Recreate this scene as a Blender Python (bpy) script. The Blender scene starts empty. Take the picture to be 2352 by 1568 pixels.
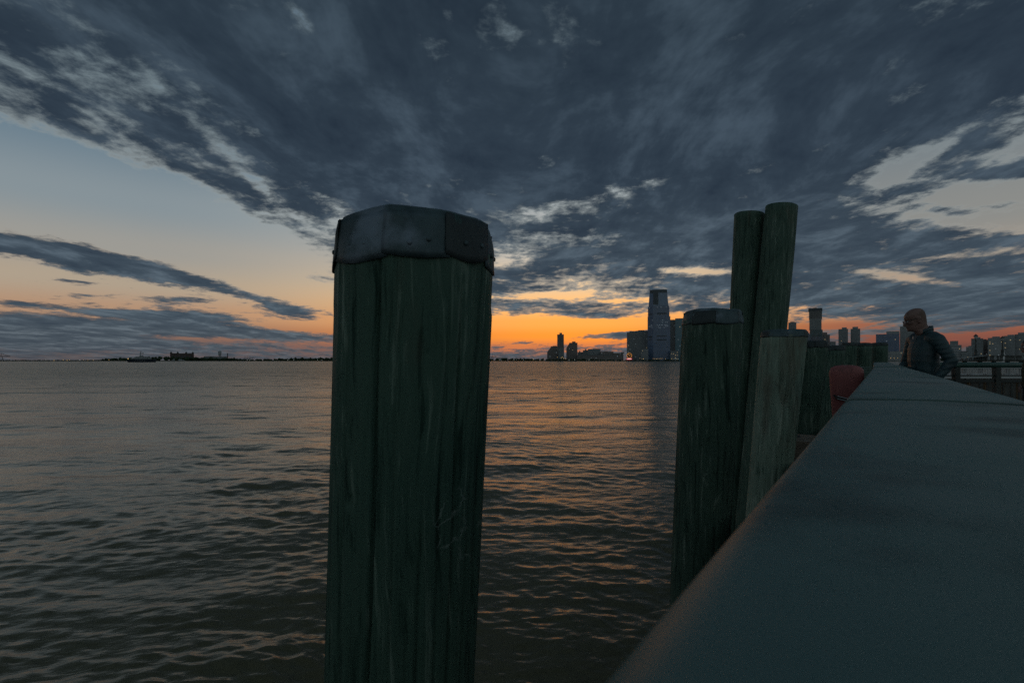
import bpy, bmesh, math, random
import numpy as np
from mathutils import Vector, Matrix, noise as mnoise

# ------------------------------------------------------------------ camera
# All measures are metres. The camera sits at x=0, y=0, looks along +Y and is
# 1.17 m above the esplanade paving and 3.0 m above the river.
scene = bpy.context.scene
COL = scene.collection
F, CX, HOR = 1176.0, 1176.0, 827.0          # pixel measures taken from the photograph
CAMZ, DECK, WATER = 3.0, 1.83, 0.0
cam_data = bpy.data.cameras.new('camera')
cam_data.lens = 18.0
cam_data.sensor_width = 36.0
cam_data.shift_y = 43.0 / 2352.0
cam_data.clip_start = 0.02
cam_data.clip_end = 60000.0
cam_data.dof.use_dof = True
cam_data.dof.focus_distance = 3.0
cam_data.dof.aperture_fstop = 11.0
cam = bpy.data.objects.new('camera', cam_data)
COL.objects.link(cam)
cam.location = (0, 0, CAMZ)
cam.rotation_euler = (math.radians(90), 0, 0)
scene.camera = cam
scene.view_settings.view_transform = 'Standard'
scene.view_settings.look = 'None'
scene.view_settings.exposure = 0.0
scene.view_settings.gamma = 1.0
scene.view_settings.use_curve_mapping = False
scene.cycles.use_adaptive_sampling = True
scene.cycles.adaptive_threshold = 0.01
scene.cycles.adaptive_min_samples = 12
scene.cycles.use_denoising = False        # the denoiser wipes out the fine chop on the river
scene.cycles.max_bounces = 5
scene.cycles.diffuse_bounces = 2
scene.cycles.glossy_bounces = 3
scene.cycles.transmission_bounces = 3
scene.cycles.caustics_reflective = False
scene.cycles.caustics_refractive = False

def lin(r, g, b):
    def f(c):
        c /= 255.0
        return c / 12.92 if c <= 0.04045 else ((c + 0.055) / 1.055) ** 2.4
    return (f(r), f(g), f(b))

def at(px, py, Y):
    """photo pixel (2352 px wide frame) -> point at depth Y"""
    return Vector(((px - CX) * Y / F, Y, CAMZ + (HOR - py) * Y / F))

# ------------------------------------------------------------------ node helper
class S:
    """a socket with arithmetic"""
    def __init__(self, nt, sock): self.nt, self.s = nt, sock
    def _m(self, op, *a):
        n = self.nt.nodes.new('ShaderNodeMath'); n.operation = op
        for i, v in enumerate((self,) + a):
            if isinstance(v, S): self.nt.links.new(v.s, n.inputs[i])
            else: n.inputs[i].default_value = v
        return S(self.nt, n.outputs[0])
    def __add__(self, o): return self._m('ADD', o)
    __radd__ = __add__
    def __sub__(self, o): return self._m('SUBTRACT', o)
    def __rsub__(self, o): return self._m('MULTIPLY', -1.0)._m('ADD', o)
    def __mul__(self, o): return self._m('MULTIPLY', o)
    __rmul__ = __mul__
    def __truediv__(self, o): return self._m('DIVIDE', o)
    def clamp(self): 
        r = self._m('ADD', 0.0); r.s.node.use_clamp = True; return r
    def sstep(self, a, b):
        n = self.nt.nodes.new('ShaderNodeMapRange'); n.interpolation_type = 'SMOOTHSTEP'
        self.nt.links.new(self.s, n.inputs['Value'])
        n.inputs['From Min'].default_value = a; n.inputs['From Max'].default_value = b
        return S(self.nt, n.outputs['Result'])
    def lmap(self, a, b, c=0.0, d=1.0):
        n = self.nt.nodes.new('ShaderNodeMapRange')
        self.nt.links.new(self.s, n.inputs['Value'])
        for k, v in zip(('From Min', 'From Max', 'To Min', 'To Max'), (a, b, c, d)): n.inputs[k].default_value = v
        return S(self.nt, n.outputs['Result'])
def ramp(nt, fac, stops, interp='LINEAR'):
    n = nt.nodes.new('ShaderNodeValToRGB'); cr = n.color_ramp; cr.interpolation = interp
    while len(cr.elements) > 1: cr.elements.remove(cr.elements[-1])
    cr.elements[0].position = stops[0][0]; cr.elements[0].color = tuple(stops[0][1]) + (1,)
    for p, c in stops[1:]:
        e = cr.elements.new(p); e.color = tuple(c) + (1,)
    nt.links.new(fac.s, n.inputs['Fac'])
    return S(nt, n.outputs['Color'])
def mixc(nt, fac, a, b, blend='MIX'):
    n = nt.nodes.new('ShaderNodeMix'); n.data_type = 'RGBA'; n.blend_type = blend
    for k, v in ((0, fac), (6, a), (7, b)):
        if isinstance(v, S): nt.links.new(v.s, n.inputs[k])
        elif k == 0: n.inputs[0].default_value = v
        else: n.inputs[k].default_value = tuple(v) + (1,)
    return S(nt, n.outputs[2])
def comb(nt, x, y, z=0.0):
    n = nt.nodes.new('ShaderNodeCombineXYZ')
    for i, v in enumerate((x, y, z)):
        if isinstance(v, S): nt.links.new(v.s, n.inputs[i])
        else: n.inputs[i].default_value = v
    return S(nt, n.outputs[0])
def noise(nt, vec, scale, detail=4.0, rough=0.5, dist=0.0, lac=2.0, dim='3D', out=0):
    n = nt.nodes.new('ShaderNodeTexNoise'); n.noise_dimensions = dim
    if vec is not None: nt.links.new(vec.s, n.inputs['Vector'])
    n.inputs['Scale'].default_value = scale; n.inputs['Detail'].default_value = detail
    n.inputs['Roughness'].default_value = rough; n.inputs['Lacunarity'].default_value = lac
    n.inputs['Distortion'].default_value = dist
    return S(nt, n.outputs[out])
def sep(nt, v):
    n = nt.nodes.new('ShaderNodeSeparateXYZ'); nt.links.new(v.s, n.inputs[0])
    return [S(nt, n.outputs[i]) for i in range(3)]

# ------------------------------------------------------------------ sky
SUN_AZ, SUN_EL = math.radians(7.0), math.radians(1.5)
def build_world():
    w = bpy.data.worlds.new('World'); scene.world = w; w.use_nodes = True
    nt = w.node_tree; nt.nodes.clear()
    tc = nt.nodes.new('ShaderNodeTexCoord')
    nrm = nt.nodes.new('ShaderNodeVectorMath'); nrm.operation = 'NORMALIZE'
    nt.links.new(tc.outputs['Generated'], nrm.inputs[0])
    x, y, z = sep(nt, S(nt, nrm.outputs[0]))
    az = x._m('ARCTAN2', y)
    zc = z._m('MAXIMUM', 0.0)
    el = zc._m('ARCSINE')
    # ---- clear air: colour by height above the horizon, in three bearings
    eln = el._m('SQRT')                       # 0..1.25, spreads the horizon
    def col(stops): return ramp(nt, eln, [(math.sqrt(math.radians(e)), lin(*c)) for e, c in stops], 'EASE')
    left = col([(0, (78, 78, 84)), (1.2, (88, 84, 88)), (2.6, (138, 106, 92)), (4.5, (176, 142, 116)), (7, (172, 157, 138)), (10, (154, 152, 146)),
                (14, (132, 144, 150)), (20, (100, 122, 137)), (30, (84, 108, 130)), (60, (58, 76, 98))])
    mid = col([(0, (128, 102, 94)), (0.7, (150, 104, 86)), (1.5, (198, 116, 74)), (2.7, (246, 146, 54)), (4.2, (252, 166, 78)), (6.0, (250, 188, 116)),
               (8.5, (226, 196, 156)), (12, (190, 186, 176)), (18, (158, 168, 172)), (30, (94, 110, 123)), (60, (60, 78, 96))])
    right = col([(0, (66, 56, 60)), (0.8, (84, 64, 64)), (1.8, (128, 78, 68)), (3.2, (148, 92, 74)), (5, (206, 160, 122)), (8, (164, 148, 132)),
                 (12, (136, 137, 134)), (20, (114, 125, 131)), (30, (96, 112, 124)), (60, (58, 76, 98))])
    wr = az.sstep(math.radians(10), math.radians(36))
    wl = (az * -1.0).sstep(math.radians(-6), math.radians(36))
    clear = mixc(nt, wl, mixc(nt, wr, mid, right), left)
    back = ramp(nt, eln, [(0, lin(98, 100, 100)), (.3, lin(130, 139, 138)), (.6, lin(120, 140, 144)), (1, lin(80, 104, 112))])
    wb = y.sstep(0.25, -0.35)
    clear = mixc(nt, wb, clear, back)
    st = nt.nodes.new('ShaderNodeTexSky'); st.sky_type = 'NISHITA'; st.sun_disc = False
    st.sun_elevation = SUN_EL; st.sun_rotation = SUN_AZ
    st.air_density = 1.2; st.dust_density = 2.0; st.ozone_density = 2.0
    nish = mixc(nt, 1.0, S(nt, st.outputs[0]), (0.012, 0.012, 0.012), 'MULTIPLY')
    clear = mixc(nt, 1.0, clear, nish, 'ADD')
    # ---- cloud deck: noise on a flat sheet overhead, streaked along the wind
    k = (zc + 0.085)
    px, py = x / k, y / k
    pv = comb(nt, px, py * 0.58, 0.0)
    pl = comb(nt, px * 1.0 + 3.7, py * 0.95, 0.0)
    warp = noise(nt, pv, 0.9, 2.0, 0.5, dim='2D', out=1)
    wv = nt.nodes.new('ShaderNodeVectorMath'); wv.operation = 'MULTIPLY_ADD'
    nt.links.new(warp.s, wv.inputs[0]); wv.inputs[1].default_value = (0.5, 0.5, 0.5); nt.links.new(pv.s, wv.inputs[2])
    pw = S(nt, wv.outputs[0])
    n1 = noise(nt, pw, 2.3, 8.0, 0.62, dim='2D')
    n2 = noise(nt, pl, 9.0, 5.0, 0.64, dist=0.12, dim='2D')
    nbig = noise(nt, pv, 0.55, 3.0, 0.5, dim='2D')
    # bearing / height field where the deck is thick, thin or broken (pixels of the photo -> bearing, height)
    def blob(acc, cx, cy, sx, sy, rot, wgt):
        def ae(a, b):
            u, v = (a - CX) / F, (HOR - b) / F
            return np.array([math.atan(u), math.atan(v / math.hypot(1, u))])
        c = ae(cx, cy); e = 4.0
        J = np.stack([(ae(cx + e, cy) - c) / e, (ae(cx, cy + e) - c) / e], 1)
        t = math.radians(rot); R = np.array([[math.cos(t), -math.sin(t)], [math.sin(t), math.cos(t)]])
        C = J @ R @ np.diag([sx * sx, sy * sy]) @ R.T @ J.T
        A = np.linalg.inv(C) * 0.5
        Lc = np.linalg.cholesky(A).T                     # q = |Lc (p - c)|^2
        o = -Lc @ c
        def dot(r):
            n = nt.nodes.new('ShaderNodeVectorMath'); n.operation = 'DOT_PRODUCT'
            nt.links.new(aev.s, n.inputs[0]); n.inputs[1].default_value = (float(Lc[r, 0]), float(Lc[r, 1]), float(o[r]))
            return S(nt, n.outputs['Value'])
        l1, l2 = dot(0), dot(1)
        q = l1._m('MULTIPLY_ADD', l1, l2 * l2)
        n = nt.nodes.new('ShaderNodeMath'); n.operation = 'POWER'; n.inputs[0].default_value = 1 / math.e; nt.links.new(q.s, n.inputs[1])
        g = S(nt, n.outputs[0])
        return g * wgt if acc is None else g._m('MULTIPLY_ADD', wgt, acc)
    aev = comb(nt, az, el, 1.0)
    cov = None
    for b in BLOBS:
        cov = blob(cov, *b)
    thick = None
    for b in THICK:
        thick = blob(thick, *b)
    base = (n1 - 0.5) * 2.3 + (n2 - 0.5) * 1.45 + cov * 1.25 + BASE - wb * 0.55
    soft = eln.lmap(0.35, 0.85, 0.0, 0.26)               # the high deck is softer at its edges
    d = (base + soft * 0.35).sstep(-0.06, 0.42) * 1.0                      # opacity of the deck
    depth = (base + thick + (nbig - 0.5) * 0.8).sstep(0.03, 0.86)   # how deep the cloud is
    # light through the deck: brighter where thin, warm low down near the sunset
    lowc = eln
    def cl(stops): return ramp(nt, lowc, [(math.sqrt(math.radians(e)), lin(*c)) for e, c in stops], 'EASE')
    thin = cl([(0, (104, 90, 90)), (2, (122, 100, 94)), (4, (158, 132, 112)), (8, (172, 162, 148)), (14, (150, 157, 157)), (25, (118, 133, 140)), (50, (90, 106, 115))])
    deep = cl([(0, (74, 77, 84)), (2, (74, 84, 93)), (5, (69, 82, 93)), (10, (62, 75, 87)), (20, (49, 62, 75)), (35, (45, 58, 70)), (60, (44, 56, 67))])
    mot = noise(nt, pw, 3.4, 5.0, 0.62, dim='2D')
    deep = mixc(nt, 1.0, deep, ramp(nt, mot * 0.85 + n2 * 0.15, [(0.30, (0.66, 0.69, 0.74)), (0.5, (1, 1, 1)), (0.68, (1.85, 1.75, 1.65))]), 'MULTIPLY')
    side = mixc(nt, az._m('ABSOLUTE').sstep(0.3, 1.0) * eln.sstep(0.5, 0.15), thin, (0.10, 0.085, 0.085))
    cloudc = mixc(nt, depth, side, deep)
    sky = mixc(nt, d, clear, cloudc)
    # below the horizon: the river's own dull tone (never in view)
    sky = mixc(nt, z.sstep(-0.02, -0.1), sky, lin(34, 34, 32))
    bg = nt.nodes.new('ShaderNodeBackground'); nt.links.new(sky.s, bg.inputs['Color'])
    bg.inputs['Strength'].default_value = 1.0
    out = nt.nodes.new('ShaderNodeOutputWorld'); nt.links.new(bg.outputs[0], out.inputs[0])
    w.cycles.sampling_method = 'MANUAL'; w.cycles.sample_map_resolution = 512
# cloud cover: (x, y, spread along, spread across, turn, weight)
BASE = 0.66
BLOBS = [
    # the clear wedge low on the left, with its streaks
    (330, 500, 300, 78, 24, -1.25), (40, 450, 260, 75, 6, -1.0), (200, 650, 330, 60, 8, -0.82), (610, 630, 140, 70, 18, -0.80), (-250, 520, 220, 200, 0, -0.9),
    (70, 572, 150, 24, 9, 1.35), (300, 612, 140, 20, 12, 1.30), (500, 655, 110, 15, 14, 1.05), (660, 715, 80, 13, 16, 1.0), (400, 640, 40, 6, 10, 0.3), (0, 540, 60, 24, 8, 0.6),
    (90, 762, 240, 22, 2, 1.25), (480, 742, 130, 22, 6, 1.0), (640, 768, 140, 9, 3, 0.8), (410, 688, 70, 6, 3, 0.9), (330, 720, 70, 5, 3, 0.8),
    (460, 778, 110, 6, 2, -0.9), (690, 748, 60, 8, 0, -0.5), (40, 700, 40, 5, 2, 0.7), (690, 625, 40, 8, 8, 0.55), (900, 760, 140, 30, 0, -0.7), (900, 640, 140, 40, 0, -0.3),
    (140, 285, 130, 16, 22, 0.30), (330, 190, 240, 16, 38, -0.10), (500, 320, 130, 11, 42, -0.18), (380, 200, 260, 60, 38, 0.14), (120, 150, 200, 90, 25, 0.12), (400, 250, 160, 40, 42, 0.08), (1450, 590, 330, 60, 0, 0.30), (2200, 650, 250, 60, 0, 0.30), (1900, 560, 150, 80, 0, 0.25), (560, 400, 110, 11, 42, -0.22), (650, 470, 90, 10, 36, -0.3), (640, 752, 90, 10, 0, -0.4), (180, 650, 40, 5, 4, 0.75), (200, 678, 30, 4, 0, 0.6), (735, 640, 30, 6, 6, 0.6),
    # the glow over the far shore
    (1330, 752, 300, 20, 0, -1.30), (1230, 780, 150, 16, 0, -0.8), (1570, 738, 110, 11, -6, -0.8), (1650, 775, 100, 18, 0, -0.6),
    (1440, 766, 100, 8, -4, 1.6), (1340, 722, 60, 6, 2, 0.8), (1205, 787, 40, 4, 0, 0.5),
    # broken gaps under the middle of the deck
    (1220, 492, 90, 14, -8, -0.56), (1160, 600, 60, 22, 0, -0.62), (1460, 430, 110, 10, -12, -0.30), (1610, 623, 80, 6, 2, -0.95), (1300, 545, 90, 12, 0, -0.30),
    (1230, 680, 110, 6, -2, -0.72), (1440, 690, 90, 6, 0, -0.60), (1760, 380, 50, 12, -20, -0.42), (1330, 650, 100, 8, 0, -0.35),
    # pale opening on the right
    (2110, 370, 150, 30, -26, -0.72), (2270, 440, 140, 30, -8, -0.60), (2390, 320, 110, 34, -28, -0.6), (2420, 480, 180, 45, 0, -0.6),
    (2120, 500, 150, 20, 6, -0.42), (2080, 638, 120, 8, 8, -0.85), (2230, 585, 120, 8, -6, -0.60), (2330, 768, 260, 13, -6, -1.4), (1900, 747, 60, 6, -4, -1.0), (2050, 778, 80, 10, -6, -0.8), (1960, 700, 40, 6, 0, -.4),
    (2310, 395, 80, 13, -8, 0.95), (2200, 340, 60, 9, -26, 0.4), (2260, 480, 70, 9, -4, 0.45), (2330, 690, 160, 30, -4, 0.3), (2150, 480, 60, 10, 10, 0.4), (2050, 440, 60, 10, -10, 0.35),
    # thin places high up
    (710, 75, 90, 14, 58, -0.27), (990, 135, 75, 20, 62, -0.28), (1145, 45, 55, 15, 60, -0.18), (820, 160, 60, 12, 55, -0.22), (1100, -40, 500, 70, 0, 0.2), (1150, 150, 600, 130, 0, 0.16), (1850, 150, 300, 120, -10, 0.14),
    (1100, 300, 500, 150, 10, 0.20), (1700, 260, 400, 150, -12, 0.25), (640, 270, 180, 45, 44, 0.25),
]
THICK = [(1050, 300, 420, 150, 10, 0.20), (1750, 280, 420, 160, -12, 0.22), (640, 260, 200, 55, 44, 0.2), (200, 180, 260, 130, 30, -0.25), (2250, 120, 200, 140, 0, 0.1), (1500, 560, 300, 60, 0, 0.0)]
build_world()
sun_d = bpy.data.lights.new('sun', 'SUN'); sun_d.energy = 0.02; sun_d.angle = math.radians(24); sun_d.color = (1.0, 0.52, 0.22)
sun = bpy.data.objects.new('sun', sun_d); COL.objects.link(sun)
sd = Vector((math.sin(SUN_AZ) * math.cos(SUN_EL), math.cos(SUN_AZ) * math.cos(SUN_EL), math.sin(SUN_EL)))
sun.rotation_euler = sd.to_track_quat('Z', 'Y').to_euler()
sun.location = sd * 50

# ------------------------------------------------------------------ object helpers
rng = random.Random(7)
class MB:
    """collects shapes for ONE mesh"""
    def __init__(self): self.v, self.f = [], []
    def add(self, vs, fs):
        o = len(self.v); self.v += [tuple(p) for p in vs]; self.f += [tuple(i + o for i in f) for f in fs]; return self
    def box(self, x0, x1, y0, y1, z0, z1):
        vs = [(x, y, z) for z in (z0, z1) for y in (y0, y1) for x in (x0, x1)]
        return self.add(vs, [(0, 2, 3, 1), (4, 5, 7, 6), (0, 1, 5, 4), (2, 6, 7, 3), (0, 4, 6, 2), (1, 3, 7, 5)])
    def prism(self, poly, z0, z1, poly2=None):
        n = len(poly); p2 = poly2 or poly
        vs = [(x, y, z0) for x, y in poly] + [(x, y, z1) for x, y in p2]
        return self.add(vs, [tuple(range(n))[::-1], tuple(range(n, 2 * n))] + [(i, (i + 1) % n, n + (i + 1) % n, n + i) for i in range(n)])
    def slab(self, poly, y0, y1):
        """outline in x,z extruded along y"""
        n = len(poly)
        vs = [(x, y0, z) for x, z in poly] + [(x, y1, z) for x, z in poly]
        return self.add(vs, [tuple(range(n)), tuple(range(n, 2 * n))[::-1]] + [(i, n + i, n + (i + 1) % n, (i + 1) % n) for i in range(n)])
    def tube(self, a, b, r0, r1=None, n=10, caps=True):
        a, b = Vector(a), Vector(b); r1 = r0 if r1 is None else r1
        d = (b - a).normalized(); u = d.orthogonal().normalized(); w = d.cross(u)
        vs = []
        for p, r in ((a, r0), (b, r1)):
            vs += [p + (u * math.cos(t) + w * math.sin(t)) * r for t in (2 * math.pi * i / n for i in range(n))]
        fs = [(i, (i + 1) % n, n + (i + 1) % n, n + i) for i in range(n)]
        if caps: fs += [tuple(range(n))[::-1], tuple(range(n, 2 * n))]
        return self.add(vs, fs)
    def lathe(self, prof, n=16, c=(0, 0, 0), sx=1.0, sy=1.0):
        vs, fs = [], []
        for r, z in prof:
            vs += [(c[0] + sx * r * math.cos(2 * math.pi * i / n), c[1] + sy * r * math.sin(2 * math.pi * i / n), c[2] + z) for i in range(n)]
        for j in range(len(prof) - 1):
            fs += [(j * n + i, j * n + (i + 1) % n, (j + 1) * n + (i + 1) % n, (j + 1) * n + i) for i in range(n)]
        m = len(prof) - 1
        fs += [tuple(range(n))[::-1], tuple(range(m * n, m * n + n))]
        return self.add(vs, fs)
    def build(self, name, mat, parent=None, smooth=False, loc=None, rotz=None):
        me = bpy.data.meshes.new(name); me.from_pydata(self.v, [], self.f); me.update()
        if smooth: me.shade_smooth() if hasattr(me, 'shade_smooth') else [setattr(p, 'use_smooth', True) for p in me.polygons]
        if mat is not None: me.materials.append(mat)
        return link(name, me, parent, loc, rotz)
def link(name, me, parent=None, loc=None, rotz=None):
    o = bpy.data.objects.new(name, me); COL.objects.link(o)
    if parent is not None: o.parent = parent
    if loc is not None: o.location = loc
    if rotz is not None: o.rotation_euler = (0, 0, rotz)
    return o
def buildw(mb, name, mat, parent, smooth=False):
    """shapes given in world coordinates, linked under a parent thing"""
    l = parent.location; c, s_ = math.cos(-parent.rotation_euler.z), math.sin(-parent.rotation_euler.z)
    mb.v = [((x - l[0]) * c - (y - l[1]) * s_, (x - l[0]) * s_ + (y - l[1]) * c, z - l[2]) for x, y, z in mb.v]
    return mb.build(name, mat, parent, smooth)
def tag(o, label, cat=None, group=None, kind=None):
    if label: o['label'] = label
    if cat: o['category'] = cat
    if group: o['group'] = group
    if kind: o['kind'] = kind
    return o
def thing(name, label, cat, loc=(0, 0, 0), rotz=0.0, group=None):
    o = bpy.data.objects.new(name, None); COL.objects.link(o); o.location = loc; o.rotation_euler = (0, 0, rotz)
    o.empty_display_size = 0.1
    return tag(o, label, cat, group)

# ------------------------------------------------------------------ materials
def mat(name, c1, c2=None, scale=(1, 1, 1), nscale=4.0, rough=0.6, metal=0.0, bump=0.0, bdist=0.01, detail=6.0, lo=0.35, hi=0.65, spec=0.5, emit=None, estr=0.0, r2=None, third=None):
    m = bpy.data.materials.new(name); m.use_nodes = True; nt = m.node_tree
    p = nt.nodes['Principled BSDF']
    p.inputs['Roughness'].default_value = rough; p.inputs['Metallic'].default_value = metal
    p.inputs['Specular IOR Level'].default_value = spec
    tc = nt.nodes.new('ShaderNodeTexCoord'); mp = nt.nodes.new('ShaderNodeMapping')
    nt.links.new(tc.outputs['Object'], mp.inputs[0]); mp.inputs['Scale'].default_value = scale
    v = S(nt, mp.outputs[0])
    n = noise(nt, v, nscale, detail, 0.6)
    col = ramp(nt, n, [(lo, c1), (hi, c2 or c1)])
    if third:                                        # (colour, scale, low, high): stains with a shape of their own
        n3 = noise(nt, S(nt, tc.outputs['Object']), third[1], 5.0, 0.6)
        col = mixc(nt, n3.sstep(third[2], third[3]), col, third[0])
    nt.links.new(col.s, p.inputs['Base Color'])
    if r2 is not None:
        nt.links.new(n.lmap(lo, hi, rough, r2).s, p.inputs['Roughness'])
    if bump:
        b = nt.nodes.new('ShaderNodeBump'); b.inputs['Strength'].default_value = bump; b.inputs['Distance'].default_value = bdist
        nt.links.new(n.s, b.inputs['Height']); nt.links.new(b.outputs[0], p.inputs['Normal'])
    if emit:
        p.inputs['Emission Color'].default_value = tuple(emit) + (1,); p.inputs['Emission Strength'].default_value = estr
    return m

def wood_mat(name, dark, mid, light, stain=(0.09, 0.075, 0.055), stain_lo=0.62, scuff=None):
    """weathered piling timber: long grain, swirls round knots, pale worn streaks"""
    m = bpy.data.materials.new(name); m.use_nodes = True; nt = m.node_tree
    p = nt.nodes['Principled BSDF']; p.inputs['Specular IOR Level'].default_value = 0.28
    tc = nt.nodes.new('ShaderNodeTexCoord'); oi = nt.nodes.new('ShaderNodeObjectInfo')
    x, y, z = sep(nt, S(nt, tc.outputs['Object']))
    rnd = S(nt, oi.outputs['Random']); x = x + rnd * 13.0; z = z + rnd * 29.0      # every log its own grain
    warp = noise(nt, comb(nt, x * 5.0, y * 5.0, z * 1.3), 1.0, 3.0, 0.55)
    g = noise(nt, comb(nt, x + (warp - 0.5) * 0.16, y + (warp - 0.5) * 0.16, z * 0.045), 44.0, 7.0, 0.60)
    fine = noise(nt, comb(nt, x + (warp - 0.5) * 0.1, y, z * 0.022), 120.0, 4.0, 0.6)
    blotch = noise(nt, comb(nt, x, y, z * 0.35), 5.0, 4.0, 0.6)
    t = (g * 0.62 + fine * 0.30 + blotch * 0.30 - 0.61) * 1.55 + 0.53
    col = ramp(nt, t, [(0.34, dark), (0.48, mid), (0.60, mid), (0.74, light)])
    st = noise(nt, comb(nt, x, y, z * 0.25), 4.0, 5.0, 0.6)
    col = mixc(nt, st.sstep(stain_lo, stain_lo + 0.14) * 0.6, col, stain)
    if scuff:                                        # pale rope scratches at one place on the trunk
        ge = nt.nodes.new('ShaderNodeNewGeometry'); gx, gy, gz = sep(nt, S(nt, ge.outputs['Position']))
        ddx, ddz = (gx - scuff[0]) * (1 / 0.055), (gz - scuff[1]) * (1 / 0.10)
        mask = (ddx * ddx + ddz * ddz).sstep(1.3, 0.1)
        wn = noise(nt, comb(nt, gx, gz, 0.0), 22.0, 3.0, out=1)
        wv = nt.nodes.new('ShaderNodeVectorMath'); wv.operation = 'MULTIPLY_ADD'; nt.links.new(wn.s, wv.inputs[0]); wv.inputs[1].default_value = (0.05, 0.05, 0); nt.links.new(comb(nt, gx, gz * 0.55, 0.0).s, wv.inputs[2])
        vo = nt.nodes.new('ShaderNodeTexVoronoi'); vo.feature = 'DISTANCE_TO_EDGE'; vo.voronoi_dimensions = '2D'; vo.inputs['Scale'].default_value = 26.0
        nt.links.new(wv.outputs[0], vo.inputs['Vector'])
        ln = S(nt, vo.outputs['Distance']).sstep(0.05, 0.0) * mask * noise(nt, comb(nt, gx, gz, 2.0), 30.0, 2.0).sstep(0.42, 0.6)
        col = mixc(nt, ln * 0.55, col, (0.26, 0.31, 0.28))
    nt.links.new(col.s, p.inputs['Base Color'])
    nt.links.new(t.lmap(0.3, 0.7, 0.85, 0.62).s, p.inputs['Roughness'])
    b = nt.nodes.new('ShaderNodeBump'); b.inputs['Strength'].default_value = 0.55; b.inputs['Distance'].default_value = 0.006
    nt.links.new((g * 0.6 + fine * 0.5).s, b.inputs['Height']); nt.links.new(b.outputs[0], p.inputs['Normal'])
    return m
M = {}
M['pile'] = wood_mat('pile_wood', (0.018, 0.041, 0.030), (0.055, 0.096, 0.072), (0.15, 0.20, 0.16))
M['pile_near'] = wood_mat('pile_wood_near', (0.012, 0.035, 0.025), (0.044, 0.089, 0.066), (0.14, 0.20, 0.16), scuff=(-0.118, 2.65))
M['pile_pale'] = wood_mat('pile_wood_pale', (0.06, 0.10, 0.075), (0.165, 0.225, 0.178), (0.31, 0.37, 0.30), stain_lo=0.5)
M['pile_dark'] = wood_mat('pile_wood_dark', (0.008, 0.023, 0.016), (0.041, 0.076, 0.056), (0.135, 0.18, 0.145))
M['lead'] = mat('sheet_metal_cap', (0.030, 0.052, 0.058), (0.085, 0.128, 0.142), (1, 1, 0.35), 9.0, rough=0.5, metal=0.35, bump=0.35, bdist=0.004, r2=0.68, third=((0.15, 0.19, 0.235), 6.0, 0.52, 0.70))
M['lead_dark'] = mat('sheet_metal_cap_dark', (0.018, 0.026, 0.027), (0.052, 0.068, 0.072), (1, 1, 0.35), 9.0, rough=0.55, metal=0.3, bump=0.35, bdist=0.004, r2=0.7, third=((0.03, 0.085, 0.075), 14.0, 0.62, 0.74))
M['rivet'] = mat('rivet_metal', (0.05, 0.055, 0.06), (0.09, 0.10, 0.11), nscale=60, rough=0.5, metal=0.5)
M['rail'] = mat('rail_paint', (0.076, 0.136, 0.130), (0.112, 0.175, 0.164), (1, 1, 1), 2.2, rough=0.48, bump=0.14, bdist=0.003, r2=0.66, detail=12, spec=0.36, lo=0.40, hi=0.60, third=((0.050, 0.084, 0.080), 4.5, 0.50, 0.66))
M['rail_seam'] = mat('rail_seam_paint', (0.030, 0.048, 0.048), (0.042, 0.062, 0.060), nscale=12, rough=0.6, spec=0.25)
M['slat'] = mat('slat_paint', (0.10, 0.15, 0.14), (0.14, 0.19, 0.175), nscale=9, rough=0.55)
M['rail_green'] = mat('rail_green_paint', (0.02, 0.06, 0.05), (0.03, 0.085, 0.07), nscale=8, rough=0.4)
M['iron'] = mat('dark_iron_paint', (0.012, 0.02, 0.019), (0.022, 0.032, 0.03), nscale=10, rough=0.5)
M['ledge'] = mat('old_ledge_timber', (0.07, 0.055, 0.04), (0.16, 0.13, 0.10), (1, 1, 6), 8.0, rough=0.85, bump=0.6, bdist=0.01)
M['concrete'] = mat('quay_concrete', (0.16, 0.155, 0.145), (0.24, 0.23, 0.215), nscale=3, rough=0.85, bump=0.3)
M['red'] = mat('float_red_vinyl', (0.20, 0.052, 0.052), (0.25, 0.075, 0.07), nscale=5, rough=0.5, r2=0.62, third=((0.085, 0.024, 0.024), 7.0, 0.55, 0.7))
M['black'] = mat('black_rubber', (0.01, 0.01, 0.011), (0.018, 0.018, 0.02), nscale=20, rough=0.5)
M['chrome'] = mat('chrome_wire', (0.5, 0.52, 0.55), (0.62, 0.64, 0.66), nscale=20, rough=0.25, metal=1.0)
M['skin'] = mat('skin', (0.16, 0.092, 0.078), (0.20, 0.118, 0.10), nscale=14, rough=0.5, spec=0.4, bump=0.1, bdist=0.002)
M['stubble'] = mat('shaved_hair', (0.10, 0.062, 0.05), (0.16, 0.095, 0.075), nscale=90, rough=0.7)
M['jacket'] = mat('jacket_cloth', (0.011, 0.032, 0.040), (0.026, 0.058, 0.068), nscale=7, rough=0.42, bump=0.25, bdist=0.006, spec=0.45, r2=0.6)
M['trouser'] = mat('dark_trouser_cloth', (0.015, 0.018, 0.022), (0.03, 0.033, 0.04), nscale=40, rough=0.85)
M['coat'] = mat('olive_coat_cloth', (0.03, 0.03, 0.018), (0.055, 0.05, 0.03), nscale=10, rough=0.85)
M['hair'] = mat('dark_hair', (0.008, 0.007, 0.006), (0.02, 0.016, 0.013), (1, 1, 0.2), 60, rough=0.5)
M['brick'] = mat('tower_brick', (0.20, 0.155, 0.14), (0.25, 0.20, 0.18), nscale=.08, rough=0.85)
M['grey_stone'] = mat('tower_grey_stone', (0.25, 0.265, 0.275), (0.31, 0.325, 0.335), nscale=.08, rough=0.8)
M['dark_glass'] = mat('tower_dark_glass', (0.10, 0.14, 0.155), (0.14, 0.18, 0.195), nscale=.05, rough=0.16, spec=0.9)
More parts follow.
